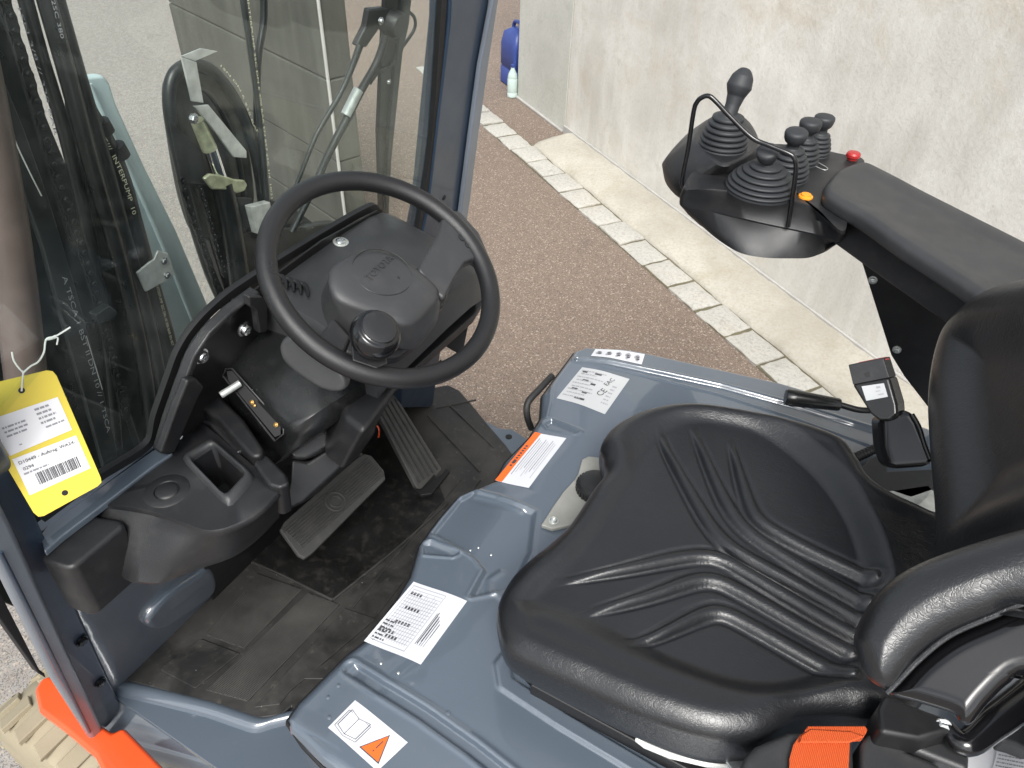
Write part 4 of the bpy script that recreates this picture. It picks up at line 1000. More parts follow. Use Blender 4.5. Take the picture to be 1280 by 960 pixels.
# ---------------------------------------------------------------- pedals
bpn = (-.45, 0, .9); BPP = plane((.80, -.72, .66), bpn)
bp_px = [(350, 662), (355, 652), (444, 574), (455, 567), (464, 569), (480, 588), (482, 599), (390, 692), (381, 698), (373, 694)]
BR = prism('brake_pedal', ons(bp_px, pl=BPP), np.array([.45, 0, -.9]) * .012, 'pedal', T, bevel=.003)
bn = np.array(bpn) / np.linalg.norm(bpn)
cB = on(419, 627, pl=BPP)
a0, a1 = on(362, 672, pl=BPP), on(468, 580, pl=BPP); ax_ = (a1 - a0) / np.linalg.norm(a1 - a0); ay_ = np.cross(bn, ax_); Lh = np.linalg.norm(a1 - a0) / 2
mid = (a0 + a1) / 2
for k in range(9):
    off = (k - 4) * .0066
    for sgn in (-1, 1):
        s0 = math.sqrt(max(0, .026 ** 2 - off ** 2)) + .003; s1 = Lh - .004
        p0 = cB + ax_ * sgn * s0 + ay_ * off; e = (mid + ax_ * sgn * s1); p1 = cB + ax_ * ((e - cB) @ ax_) + ay_ * off
        tube('grip_rib', [p0 + bn * .001, p1 + bn * .001], .0026, 'pedal', BR, per=1, n=8)
for r0 in (.022, .013):
    V, F = tube_vf(np.array([cB + r0 * (ax_ * math.cos(a) + ay_ * math.sin(a)) + bn * .0008 for a in np.linspace(0, 2 * math.pi, 40, endpoint=False)]), .0026, 8, True); add('grip_ring', V, F, 'pedal', BR)
tube('pedal_arm', [on(450, 570, pl=(BPP[0], BPP[1] - .012)), np.array([.95, -.78, .80]), np.array([1.0, -.80, .95])], .010, 'black_metal', BR)
prism('pedal_arm_bracket', ons([(444, 506), (454, 500), (470, 530), (462, 545), (452, 540)], y=-.80), (0, -.012, 0), 'black_metal', BR, bevel=.002)
apn = (-.75, 0, .66); APP = plane((.93, -1.0, .62), apn); an = np.array(apn) / np.linalg.norm(apn)
AC = prism('accelerator_pedal', ons([(468, 508), (478, 496), (494, 493), (552, 585), (551, 592), (530, 612), (522, 611)], pl=APP), -an * .016, 'pedal', T, bevel=.003)
b0, b1 = on(482, 502, pl=APP), on(537, 600, pl=APP); c0, c1 = on(470, 509, pl=APP), on(494, 494, pl=APP); d0, d1 = on(523, 608, pl=APP), on(551, 588, pl=APP)
for k in range(5):
    t = (k + .5) / 5; p0 = c0 * (1 - t) + c1 * t; p1 = d0 * (1 - t) + d1 * t
    tube('grip_rib', [p0 + (p1 - p0) * .03 + an * .001, p0 + (p1 - p0) * .97 + an * .001], .0028, 'rubber', AC, per=1, n=8)
prism('pedal_base', ons([(515, 612), (525, 616), (552, 596), (558, 588), (562, 592), (540, 620), (526, 622)], z=.506), (0, 0, .01), 'seal', AC, bevel=.002)
wires = empty('wiring', on(470, 540, z=.65), T)
r_ = random.Random(9)
for k in range(7):
    p = on(472 + r_.uniform(-10, 12), 530 + r_.uniform(-14, 20), z=.62); tube('wire', [p, p + np.array([.01, -.015, .02]), p + np.array([.03, r_.uniform(-.03, .03), .05])], .0022, ['redorange', 'seal', 'brass'][k % 3], wires, n=6)

# ---------------------------------------------------------------- seat
SEATZ = 1.095
seat = empty('seat', (.05, -.72, ZH), T)
out_px = [(622, 770), (624, 742), (640, 712), (662, 690), (690, 668), (716, 642), (742, 603), (757, 583), (756, 566), (752, 548), (764, 528), (786, 513), (815, 503), (856, 500), (905, 508), (960, 522), (1012, 539), (1052, 558), (1072, 584), (1084, 604), (1108, 622), (1150, 642), (1180, 660), (1200, 720), (1190, 800), (1160, 870), (1110, 900), (1050, 897), (1000, 900), (965, 920), (940, 930), (900, 930), (850, 917), (790, 892), (730, 862), (668, 830), (634, 806)]
o3 = ons(out_px, z=SEATZ)
n_ = np.array([0, 0, 1.]); su, sw_, _ = frame(n_); so = np.array([.05, -.72, SEATZ])
def s2(pts, z=SEATZ + .012):
    P = ons(pts, z=z); return np.c_[(P - so) @ su, (P - so) @ sw_]
ribs = [[(693, 719), (776, 707), (845, 692), (880, 688), (905, 692), (1020, 759), (1073, 788)], [(722, 764), (807, 741), (860, 722), (882, 717), (905, 721), (1020, 785), (1067, 810)], [(778, 801), (814, 793), (862, 770), (892, 758), (915, 762), (1020, 820), (1062, 842)],
        [(825, 528), (838, 562), (866, 612), (891, 652), (908, 672), (935, 690), (1020, 736), (1078, 770)], [(867, 527), (881, 562), (904, 612), (922, 642), (944, 664), (1020, 711), (1086, 748)], [(914, 542), (924, 578), (938, 622), (948, 642), (968, 656), (1020, 684), (1082, 713), (1092, 719)]]
def relax(P, n=90, k=4):
    P = catmull(P, 12); cum = np.r_[0, np.cumsum(np.linalg.norm(np.diff(P, axis=0), axis=1))]; L = np.linspace(0, cum[-1], n); Q = np.c_[np.interp(L, cum, P[:, 0]), np.interp(L, cum, P[:, 1])]
    for _ in range(2):
        Z = Q.copy()
        for i in range(1, n - 1): m_ = min(k, i, n - 1 - i); Z[i] = Q[i - m_:i + m_ + 1].mean(0)
        Q = Z
    return Q[::2]
ribs2 = [relax(s2(r)) for r in ribs]
dish = s2([(640, 742), (700, 690), (760, 600), (800, 540), (850, 512), (905, 512), (960, 527), (1030, 578), (1078, 640), (1104, 712), (1100, 760), (1085, 830), (1010, 868), (930, 868), (850, 842), (770, 805), (700, 770)])
dish = catmull(dish, 8, True)
def seath(G, d):
    h = np.zeros(len(G))
    s = poly_sdf(G, dish)
    x = G @ np.array([su[0], sw_[0]])       # forward coordinate
    y = G @ np.array([su[1], sw_[1]])
    rearw = sstep(-x, -.16, .10)
    # side bolsters rise towards the rear; the front edge rolls down
    h += (.010 + .018 * rearw) * (1 - sstep(s, -.012, .030))
    h += -.012 * sstep(x, .10, .24)
    h += .004 * np.exp(-((d - .03) / .015) ** 2)
    for i, P in enumerate(ribs2):
        dd, t = line_dist(G, P); w = .0050 + .0042 * sstep(t, 0, .55); a = .0088 * sstep(t, -.02, .22)
        k = np.abs(dd) / (w * 1.25)
        h += a * np.clip(1 - k ** 2, 0, 1) ** .8 - .25 * a * np.exp(-((dd - w * 1.75) / (w * .5)) ** 2)
    # bulge of the front right corner
    q_ = s2([(757, 560)])[0]; h += .0035 * np.exp(-(np.linalg.norm(G - q_, axis=1) / .012) ** 2)
    return h
CU_ = pillow('seat_cushion', o3, so, n_, .045, .026, seath, 'leather', seat, nt=220, per=26)
def ringz(px, z, s=1.): P = catmull(ons(px, z=z), 3, True); c = P.mean(0); return c + (P - c) * np.array([s, s, 1])
base_px = [(645, 812), (660, 760), (720, 690), (765, 610), (800, 540), (900, 530), (1040, 570), (1120, 660), (1190, 760), (1130, 880), (1000, 905), (940, 935), (860, 922), (780, 890), (700, 848)]
bz = [(1.055, 1.0), (1.045, 1.005), (1.03, .995), (1.02, .96), (.99, .95), (.962, .945)]
loft('seat_pan', [ringz(base_px, 1.052, s) + np.array([0, 0, z - 1.052]) for z, s in bz], 'plastic', seat, sharp=40)
prism('seat_rail', np.array([[.22, -.50, ZH + .03], [-.3, -.50, ZH + .03], [-.3, -.53, ZH + .03], [.22, -.53, ZH + .03]]), (0, 0, -.026), 'black_metal', seat, bevel=.003)
# handle recess and white weight lever on the left side of the pan
tube('recess_rim', ons([(788, 895), (800, 892), (835, 912), (868, 926), (850, 931), (815, 920), (792, 905)], z=1.02), .0045, 'plastic', seat, closed=True)
LV = prism('white_lever', ons([(793, 922), (800, 919), (850, 929), (905, 944), (930, 954), (933, 960), (885, 956), (838, 945), (806, 932)], z=1.03), (0, 0, -.010), 'white', seat, bevel=.004, seg=4)
# backrest: right bolster and left bolster
RBP = plane((-.130, -.98, 1.315), (.93, .28, .22))
rb_px = [(1330, 328), (1280, 336), (1222, 354), (1178, 394), (1158, 438), (1148, 500), (1150, 570), (1155, 640), (1158, 700), (1185, 722), (1240, 700), (1330, 670), (1480, 620), (1500, 480), (1460, 340)]
rb = ons(rb_px, pl=RBP)
gr1 = [(1215, 705), (1240, 640), (1290, 560)]; 
def rbh(G, d): return .006 * np.exp(-((d - .05) / .03) ** 2) - .016 * sstep(d, .05, .12)
BKR = pillow('backrest', rb + .0, rb.mean(0), RBP[0], .06, .035, rbh, 'leather', seat, nt=70, per=10)
LBP = plane((-.10, -.505, 1.37), (.22, .62, .75))
lb_px = [(1064, 806), (1066, 785), (1082, 754), (1104, 728), (1140, 704), (1195, 682), (1280, 656), (1380, 630), (1500, 640), (1480, 760), (1380, 790), (1282, 757), (1236, 770), (1185, 792), (1148, 820), (1118, 856), (1104, 862), (1080, 846)]
lbw = ons(lb_px, pl=LBP)
LBK = pillow('side_bolster', lbw, lbw.mean(0), LBP[0], .06, .030, lambda G, d: .004 * sstep(d, .02, .06), 'leather', seat, nt=60, per=10)
cb_ = np.array([[-.36, y, z] for y, z in ((-.50, 1.16), (-.75, 1.12), (-1.0, 1.16), (-1.03, 1.40), (-.98, 1.58), (-.75, 1.64), (-.52, 1.58), (-.47, 1.40))]); cb_[:, 0] -= (cb_[:, 2] - 1.12) * .15
pillow('backrest_centre', cb_, cb_.mean(0), (1, 0, .15), .06, .04, None, 'leather', seat, nt=30, per=6)
pp = (LBP[0], LBP[1] - .022)
tube('piping', ons([(1108, 866), (1122, 852), (1150, 823), (1187, 794), (1236, 772), (1290, 752), (1380, 740)], pl=pp), .0028, 'leather', LBK, n=10)
shl = ons([(1112, 868), (1126, 852), (1152, 824), (1190, 796), (1238, 774), (1300, 750), (1400, 740), (1400, 860), (1290, 843), (1262, 855), (1236, 880), (1214, 906), (1200, 904), (1190, 893), (1150, 880)], pl=(LBP[0], LBP[1] - .030))
pillow('backrest_shell', shl, shl.mean(0), LBP[0], .03, .016, None, 'gloss_black', seat, nt=30, per=8)
prism('hinge_cover', ons([(1108, 866), (1150, 884), (1190, 898), (1200, 912), (1150, 925), (1100, 915), (1098, 885)], z=1.16), (0, 0, -.06), 'black_metal', seat, bevel=.008)
tube('hinge_bar', ons([(1180, 905), (1205, 930), (1240, 905), (1290, 868)], z=1.15), [.008, .014, .018, .02], 'gloss_black', seat)
hexbolt(on(1178, 908, z=1.155), (-.2, .8, .5), .0075, 'bolt', seat); hexbolt(on(1192, 918, z=1.15), (-.2, .8, .5), .005, 'brass', seat)

# belt retractor housing with orange webbing (left side)
RZ = 1.13
rt_px = [(928, 946), (940, 930), (975, 912), (1020, 905), (1070, 908), (1098, 902), (1120, 900), (1160, 905), (1200, 920), (1216, 940), (1214, 975), (1180, 1010), (1060, 1010), (960, 1000), (925, 975)]
RET = empty('belt_retractor', on(1080, 950, z=RZ), T)
prism('retractor_housing', ons([(928, 948), (945, 930), (985, 912), (1068, 908), (1072, 1010), (960, 1000), (925, 975)], z=RZ - .002), (0, 0, -.08), 'plastic_grey', RET, bevel=.012, seg=5)
prism('retractor_housing', ons([(1076, 925), (1100, 906), (1133, 903), (1134, 938), (1178, 956), (1176, 1010), (1076, 1010)], z=RZ), (0, 0, -.08), 'plastic_grey', RET, bevel=.007, seg=4)
prism('retractor_cap', ons([(1139, 903), (1165, 906), (1200, 922), (1214, 940), (1212, 965), (1182, 953), (1139, 936)], z=RZ + .001), (0, 0, -.08), 'plastic_grey', RET, bevel=.007, seg=4)
wb = [(986, 1010), (986, 960), (990, 935), (998, 921), (1056, 922), (1060, 960), (1062, 1010)]
WBZ = RZ + .003
band_ = prism('belt_webbing', ons([(984, 1010), (986, 950), (991, 932), (1000, 919), (1062, 918), (1060, 960), (1062, 1010)], z=WBZ), (0, 0, .0035), 'web', RET, bevel=.0012)
prism('belt_fold', ons([(1006, 913), (1010, 907), (1082, 907), (1085, 912), (1080, 921), (1066, 922), (1008, 916)], z=WBZ + .006), (0, 0, -.012), 'web', RET, bevel=.003)
prism('belt_fold', ons([(1000, 921), (1012, 913), (1062, 916), (1080, 922), (1060, 930), (998, 930)], z=WBZ + .004), (0, 0, .004), 'web', RET, bevel=.0015)
prism('anchor_plate', ons([(905, 948), (950, 942), (985, 938), (985, 948), (940, 956), (915, 962)], z=1.05), (0, 0, -.004), 'zinc', RET, bevel=.001)

# buckle with stalk on the right side
BK = empty('belt_buckle', on(1120, 560, z=1.0), T)
bz0 = plane(on(1100, 500, y=-1.02), (.25, .75, .6)); bnn = bz0[0]
bvec = CR * .024 + FW * .022 + CU * .003
prism('buckle_body', ons([(1064, 480), (1111, 471), (1121, 505), (1122, 518), (1112, 526), (1098, 526), (1087, 517)], pl=bz0), bvec, 'plastic_smooth', BK, bevel=.005, seg=4)
prism('buckle_body', ons([(1060, 456), (1104, 447), (1112, 472), (1066, 481)], pl=(bz0[0], bz0[1] + .001)), bvec * .8, 'plastic', BK, bevel=.0015, seg=2)
rp_ = ons([(1072, 453), (1104, 446.5), (1108, 450), (1076, 456)], pl=(bz0[0], bz0[1] - .004)); prism('release_button', rp_, bvec * .5, 'red', BK, bevel=.001)
prism('buckle_slot', ons([(1079, 467), (1087, 464), (1088, 471), (1083, 472)], pl=(bz0[0], bz0[1] + .0003)), bnn * .0008, 'seal', BK, bevel=0)
stq = ons([(1077, 483), (1105, 479), (1110, 496), (1083, 501)], pl=(bz0[0], bz0[1] + .0004))
decal('buckle_label', stq, [('r', .62, .15, .8, .3, 1), ('r', .55, .45, .75, .52, 1), ('r', .6, .7, .85, .78, 1)], ['labelgrey', 'printgrey'], BK)
prism('stalk_boot', ons([(1100, 520), (1138, 510), (1150, 526), (1160, 550), (1170, 574), (1168, 584), (1112, 588), (1103, 560)], pl=(bz0[0], bz0[1] - .010)), CR * .004 + FW * .045, 'gloss_black', BK, bevel=.012, seg=4)
tube('stalk_seam', ons([(1140, 518), (1149, 534), (1156, 556), (1163, 574)], pl=(bz0[0], bz0[1] - .010)), .0035, 'plastic_smooth', BK)
sc_px = [(1075, 585), (1085, 573), (1108, 562), (1110, 588), (1172, 585), (1175, 612), (1140, 624), (1105, 612), (1085, 600)]
prism('mount_cover', ons(sc_px, z=1.0), (0, 0, -.045), 'plastic_grey', BK, bevel=.005, seg=4)
prism('mount_plate', ons([(1100, 615), (1160, 606), (1168, 614), (1150, 630), (1120, 632)], z=1.0), (0, 0, -.02), 'zincdull', BK, bevel=.002)
prism('mount_plate', ons([(1144, 634), (1168, 614), (1172, 640), (1160, 646)], z=1.02), (0, 0, -.004), 'zinc', BK, bevel=.001)
bolt(on(1157, 640, z=1.022), (0, 0, 1), .005, 'zinc', BK)
V_ = []
pth = catmull(ons([(1068, 573), (1085, 565), (1104, 556)], z=.99), 10)
tube('corrugated_hose', pth, [.0095 if i % 2 else .0078 for i in range(len(pth))], 'seal', BK, smoothpath=False, n=14)
# adjusting lever with black grip
LVR = empty('backrest_lever', on(1030, 505, z=1.03), T)
lathe_p = ons([(981, 496), (1050, 506)], z=1.03)
ax2 = lathe_p[1] - lathe_p[0]; L2 = np.linalg.norm(ax2)
lathe('lever_grip', lathe_p[0], ax2, [(.0001, 0), (.0145, .001), (.0165, .004), (.0165, .02), (.0150, L2 * .5), (.0125, L2 * .97), (.011, L2), (.0001, L2)], 'plastic_smooth', LVR, n=28)
tube('lever_rod', ons([(1050, 506), (1072, 512), (1090, 513), (1120, 512)], z=1.03), .006, 'black_metal', LVR)

# ---------------------------------------------------------------- armrest console with hydraulic levers
CZ = 1.385
AR = empty('lever_console', on(960, 240, z=1.36), T)
# lower body and rim of the tray (rings from px outlines)
ro = lambda px, z: catmull(ons(px, z=z), 3, True)
tray = [(852, 236), (858, 228), (862, 222), (900, 214), (930, 200), (975, 186), (1010, 184), (1040, 190), (1070, 196), (1066, 222), (1052, 262), (1054, 284), (1044, 292), (1018, 262), (990, 250), (950, 243), (910, 236), (880, 234)]
A1 = ons([(852, 240), (857, 230), (866, 226), (905, 231), (950, 238), (990, 247), (1012, 256), (1036, 272), (1054, 290), (1062, 262), (1070, 230), (1078, 200), (1050, 192), (1010, 184), (965, 180), (920, 188), (885, 200), (862, 214)], z=CZ)
near = [
 (.000, [(858, 236), (885, 236), (917, 239), (960, 245), (1004, 254), (1022, 261), (1053, 289)]),
 (-.004, [(855, 238), (885, 239), (917, 242), (960, 248), (1004, 257), (1021, 264), (1053, 292)]),
 (-.028, [(851, 246), (884, 249), (917, 254), (960, 262), (1004, 272), (1028, 278), (1054, 294)]),
 (-.048, [(851, 256), (884, 262), (917, 270), (960, 280), (1004, 289), (1030, 295), (1051, 302)]),
 (-.052, [(852, 258), (884, 264), (917, 272), (960, 282), (1004, 291), (1030, 297), (1049, 303)]),
 (-.075, [(862, 268), (886, 283), (917, 298), (955, 306), (995, 308), (1025, 306), (1047, 303)]),
 (-.095, [(880, 285), (898, 300), (925, 316), (955, 322), (985, 323), (1012, 322), (1035, 313)]),
 (-.100, [(895, 288), (908, 300), (930, 312), (955, 316), (985, 317), (1008, 316), (1025, 308)])]
far = [(1062, 262), (1072, 228), (1080, 200), (1050, 192), (1010, 184), (965, 180), (920, 190), (880, 205), (862, 220)]
fa = [1, 1, 1.01, 1.01, 1.0, .93, .8, .6]
rings = []
for (dz_, nr), s in zip(near, fa):
    A = ons(nr, z=CZ + dz_); c0 = ons(far, z=CZ); c0[:, 2] = CZ + dz_; cm = np.vstack([A, c0]).mean(0); c0 = cm + (c0 - cm) * np.array([s, s, 1])
    rings.append(catmull(np.vstack([A, c0]), 5, True))
cen = rings[0].mean(0); r0_ = rings[0]
inner = [cen + (r0_ - cen) * np.array([q_, q_, 1]) for q_ in (.3, .8, .95)]
CB = loft('console_body', inner + rings, 'plastic', AR, sharp=55)
hz_ = [(.030, [(868, 178), (872, 164), (884, 152), (905, 144), (930, 150), (944, 172), (938, 190), (918, 202), (903, 204), (890, 195)]),
       (.026, [(866, 180), (870, 163), (883, 150), (905, 142), (932, 148), (947, 172), (941, 192), (919, 205), (902, 208), (886, 198)]),
       (-.020, [(833, 205), (836, 192), (868, 160), (905, 145), (935, 152), (950, 180), (945, 205), (925, 222), (880, 226), (850, 222)]),
       (-.040, [(829, 212), (832, 198), (866, 168), (905, 155), (935, 165), (950, 190), (945, 215), (925, 235), (880, 242), (846, 234)]),
       (-.062, [(831, 226), (836, 208), (868, 178), (905, 165), (935, 175), (950, 200), (945, 225), (925, 245), (880, 254), (850, 248)]),
       (-.075, [(845, 232), (850, 218), (872, 190), (905, 180), (930, 190), (940, 210), (935, 230), (915, 250), (885, 256), (862, 248)])]
hr_ = [catmull(ons(p, z=CZ + d), 4, True) for d, p in hz_]; hc = hr_[0].mean(0)
HN = loft('console_horn', [hc + (hr_[0] - hc) * np.array([q_, q_, 1]) for q_ in (.3, .9)] + hr_, 'plastic', AR, sharp=60)
for (a, nm, cc_) in (((894, 183), 'switch_label', HN), ((1026, 207), 'switch_label', CB)):
    z = CZ + (.0285 if cc_ is HN else .001); px, py = a
    V, F = tube_vf(catmull(ons([(px - 9, py - 3), (px - 6, py - 5), (px + 7, py + 2), (px + 8, py + 5), (px + 3, py + 5), (px - 8, py)], z=z), 4, True), .0007, 6, True); add('switch_marking', V, F, 'zincdull', cc_)
def boot(base, ax, r0, r1, H_, nrib, parent=AR):
    base = np.array(base); ax = np.array(ax, float); ax /= np.linalg.norm(ax); prof = [(.0001, 0), (r0, 0), (r0, .003)]
    rad = lambda a: r1 + (r0 - r1) * (1 - a ** 1.7)
    for k in range(nrib):
        a = k / nrib; b_ = (k + 1) / nrib; ra = rad(a); rb_ = rad(b_)
        h0 = .003 + (H_ - .003) * a; dh = (H_ - .003) / nrib
        prof += [(ra * .93, h0 + dh * .06), (ra * .985, h0 + dh * .20), (ra, h0 + dh * .40), (ra * .985, h0 + dh * .62), (ra * .95, h0 + dh * .78), (rb_ * .90, h0 + dh * .92), (rb_ * .88, h0 + dh * .99)]
    prof += [(r1 * .8, H_ + .002), (.0001, H_ + .004)]
    return lathe('lever_boot', base, ax, prof, 'rib', parent, n=44, sharp=80)
b1 = on(903, 184, z=CZ + .028); a1 = np.array([.015, -.02, 1.])
boot(b1, a1, .046, .024, .062, 6)
k0 = b1 + a1 * .060; kt = k0 + np.array([-.005, -.035, .078]); kd = kt - k0
tube('joystick_grip', [k0, k0 + kd * .22, k0 + kd * .42, k0 + kd * .62 + np.array([0, .002, 0]), k0 + kd * .82, k0 + kd * .96, kt], [.014, .0135, .0165, .0235, .0200, .0110, .004], 'rib', AR, n=20, per=8)
def lev(bx_, by_, r0, kr, H_, n, kn=(0, 0, 1), kh=.034):
    base = on(bx_, by_, z=CZ - .001); boot(base, (0, 0, 1), r0, .016, H_, n); kb = base + np.array([0, 0, H_])
    return lathe('lever_knob', kb, kn, [(.0001, 0), (.013, 0), (.0115, kh * .18), (.012, kh * .3), (kr * .85, kh * .42), (kr * .97, kh * .6), (kr * 1.02, kh * .82), (kr * .98, kh * .93), (kr * .85, kh), (kr * .4, kh * 1.03), (.0001, kh * 1.03)], 'rib', AR, n=36, sharp=70)
lev(1018, 192, .029, .0195, .042, 5)
lev(1000, 202, .034, .0205, .048, 5)
lev(981, 221, .042, .0205, .056, 6, (0, .1, 1))
lev(950, 237, .0635, .0190, .050, 6, (.05, .5, 1))
GZ = on(985, 282, y=-1.355)
wire_ = ons([(862, 242), (854, 234), (853, 222), (860, 186), (867, 140), (871, 128), (877, 122), (886, 120), (895, 127), (912, 145), (940, 172), (962, 182), (986, 192), (993, 198), (995, 210), (992, 236), (987, 270), (985, 283)], y=-1.322)
tube('guard_rail', wire_, .0042, 'gloss_black', AR, per=5, n=12)
lathe('stop_button', on(1065, 199, z=CZ + .002), (0, 0, 1), [(.010, 0), (.010, .004), (.0135, .006), (.0135, .011), (.011, .014), (.0001, .015)], 'red', AR, n=28)
lathe('amber_button', on(1007, 246, z=CZ + .0005), (0, 0, 1), [(.013, -.001), (.0125, .002), (.009, .003), (.0085, .0055), (.0001, .006)], 'amber', AR, n=28)
# padded armrest
pad_top = [(1031, 236), (1036, 222), (1052, 208), (1080, 200), (1108, 211), (1160, 238), (1220, 268), (1290, 303), (1400, 360), (1420, 480), (1320, 430), (1260, 392), (1235, 372), (1180, 335), (1130, 303), (1080, 268), (1045, 248)]
pt = ons(pad_top, z=CZ + .028)
pillow('armrest_pad', pt, pt.mean(0), (0, 0, 1), .016, .014, lambda G, d: -.003 * sstep(d, .02, .05), 'plastic_grey', AR, nt=30, per=8)
prism('armrest_side', ons([(1033, 242), (1048, 252), (1130, 306), (1236, 374), (1330, 430), (1420, 480), (1400, 375), (1200, 275), (1080, 220), (1045, 226)], z=CZ + .012), (.0, 0, -.075), 'plastic', AR, bevel=.010, seg=4)
prism('armrest_trim', ons([(1050, 262), (1130, 312), (1236, 382), (1420, 490), (1420, 500), (1236, 392), (1130, 322), (1052, 275)], z=CZ - .02), (0, 0, -.045), 'plastic_grey', AR, bevel=.004)
PLT = prism('support_plate', ons([(1074, 314), (1082, 318), (1200, 382), (1330, 440), (1330, 660), (1200, 660), (1164, 514), (1130, 470), (1114, 444), (1078, 330)], y=-1.40), (0, -.006, 0), 'black_metal', AR, bevel=.001)
for (px, py) in ((1091, 350), (1196, 378), (1121, 437)): bolt(on(px, py, y=-1.398), (0, 1, 0), .0065, 'zinc', PLT)

# ---------------------------------------------------------------- fender and tyre at the lower left
FN = prism('front_fender', ons([(42, 862), (50, 848), (62, 843), (85, 860), (110, 895), (140, 915), (154, 908), (200, 955), (260, 1010), (150, 1010), (118, 945), (80, 912), (48, 888)], z=.49), (0, 0, -.03), 'redorange', T, bevel=.016, seg=5)
TY = empty('wheel', on(60, 960, z=.3), T)
tc_ = np.array([1.14, -.245, .20])
R_ = .24; wc = np.array([1.165, -.245, .165])
prof = [(.10, -.095), (.20, -.095), (.228, -.085), (R_, -.06), (R_ + .004, 0), (R_, .06), (.228, .085), (.20, .095), (.10, .095)]
V, F = lathe_vf(wc, (0, 1, 0), prof, 72); add('tyre', V, F, 'tyre', TY, sharp=40)
for k in range(24):
    a = 2 * math.pi * k / 24
    for sgn in (-1, 1):
        a_ = a + (.12 if sgn > 0 else 0); er_ = np.array([math.cos(a_), 0, math.sin(a_)]); et = np.array([-math.sin(a_), 0, math.cos(a_)])
        V, F = box_vf(wc + er_ * (R_ + .004) + np.array([0, sgn * .055, 0]), er_ * .007, et * .018 + np.array([0, .006 * sgn, 0]), np.array([0, .034, 0]))
        add('tread_block', V, F, 'tyre', TY, bevel=.003, seg=2)
lathe('wheel_rim', wc, (0, 1, 0), [(.0001, -.05), (.12, -.05), (.12, .09), (.105, .09), (.1, .03), (.0001, .03)], 'white', TY, n=40)

# body of the truck underneath, mostly hidden
prism('chassis', [np.array([1.08, -.36, .08]), np.array([-.7, -.36, .08]), np.array([-.7, -1.28, .08]), np.array([1.08, -1.28, .08])], (0, 0, .38), 'mast', T, bevel=.02)

# ---------------------------------------------------------------- mast in front of the windscreen
MS = empty('mast', (1.3, -.8, .1), T)
def mxp(pts, x): return ons(pts, x=x)
prism('mast_rail', mxp([(-120, -60), (-22, -60), (8, 10), (30, 70), (60, 150), (110, 270), (160, 400), (196, 520), (205, 600), (150, 700), (20, 760), (-120, 700)], 1.40), (.05, 0, 0), 'mast', MS, bevel=.004)
prism('mast_rail', mxp([(92, 120), (112, 128), (150, 210), (190, 330), (224, 450), (225, 560), (190, 600), (150, 480), (120, 340), (100, 220)], 1.36), (.03, 0, 0), 'mast', MS, bevel=.004)
prism('mast_rail', mxp([(-90, 60), (-30, 150), (10, 260), (50, 420), (90, 560), (100, 640), (20, 700), (-90, 500)], 1.22), (.03, 0, 0), 'mast', MS, bevel=.004)
tube('brown_reflection', mxp([(-60, -40), (-28, 100), (-2, 230), (16, 340), (30, 450), (40, 560)], 1.12), .030, 'reflectbrown', MS)  # added tube standing in for a brown reflection in the glass
# flat ribbed bar with print
bar = prism('hose_guide_bar', mxp([(-14, 62), (2, 92), (30, 160), (62, 250), (92, 350), (125, 470), (146, 560), (150, 600), (134, 600), (118, 540), (84, 420), (54, 310), (22, 220), (-20, 130)], 1.19), (.012, 0, 0), 'mastbar', MS, bevel=.003)
tube('guide_edge', mxp([(0, 130), (25, 190), (52, 245)], 1.188), .0012, 'zincdull', bar, n=6)
tube('guide_edge', mxp([(108, 420), (128, 487)], 1.188), .0010, 'zincdull', bar, n=6)
def hose(pts, x, r, mat='mastbar', nm='hydraulic_hose', parent=MS): return tube(nm, mxp(pts, x), r, mat, parent, per=5, n=14)
H1 = hose([(14, -60), (32, 0), (52, 72), (82, 170), (112, 300), (134, 430), (146, 560)], 1.27, .0115, 'mast')
H2 = hose([(44, -50), (58, 0), (86, 100), (118, 220), (150, 330), (178, 450), (190, 540)], 1.25, .0145, 'mast')
H3 = hose([(58, -50), (72, 0), (98, 90), (128, 190), (158, 300), (186, 400), (206, 500)], 1.29, .012, 'mastbar')
H4 = hose([(112, 140), (134, 178), (154, 226), (172, 290), (192, 360), (212, 430), (222, 500)], 1.31, .0150, 'mastbar')
H5 = hose([(108, 150), (128, 200), (148, 280), (170, 350), (196, 440)], 1.30, .010, 'mast')
for p in ((126, 158), (146, 188)): tube('hose_clamp', [on(p[0] - 3, p[1] - 6, x=1.31), on(p[0] + 5, p[1] + 8, x=1.31)], .0185, 'seal', H4, per=1, n=16)
def textline(s, path_px, x, h, mat, parent, flip=1, nm='lettering', off=.0):
    """writing that runs along a path lying in the plane x"""
    L = catmull(mxp(path_px, x), 10); seg = np.linalg.norm(np.diff(L, axis=0), axis=1); cum = np.r_[0, np.cumsum(seg)]
    TV, TF = text_vf(s); X0 = TV[:, 0] - TV[:, 0].min(); sc_ = h; X0 = X0 * sc_; X0 = X0 * min(1.0, cum[-1] / X0.max()) if False else X0 * (cum[-1] / X0.max())
    P = np.array([[np.interp(a, cum, L[:, k]) for k in range(3)] for a in X0]); P2 = np.array([[np.interp(min(a + .004, cum[-1]), cum, L[:, k]) for k in range(3)] for a in X0]); P1 = np.array([[np.interp(max(a - .004, 0), cum, L[:, k]) for k in range(3)] for a in X0])
    Tn = P2 - P1; Tn /= np.linalg.norm(Tn, axis=1)[:, None] + 1e-9; nn = np.cross(Tn, [-1., 0, 0]) * flip
    V = P + nn * (TV[:, 1:2] * sc_) + np.array([-off, 0, 0]); return add(nm, V, TF, mat, parent, kind='open', smooth=False)
textline('MT///  INTERPUMP  10', [(124, 165), (136, 184), (150, 212), (160, 240), (168, 268)], 1.294, .013, 'printtan', H4, -1)
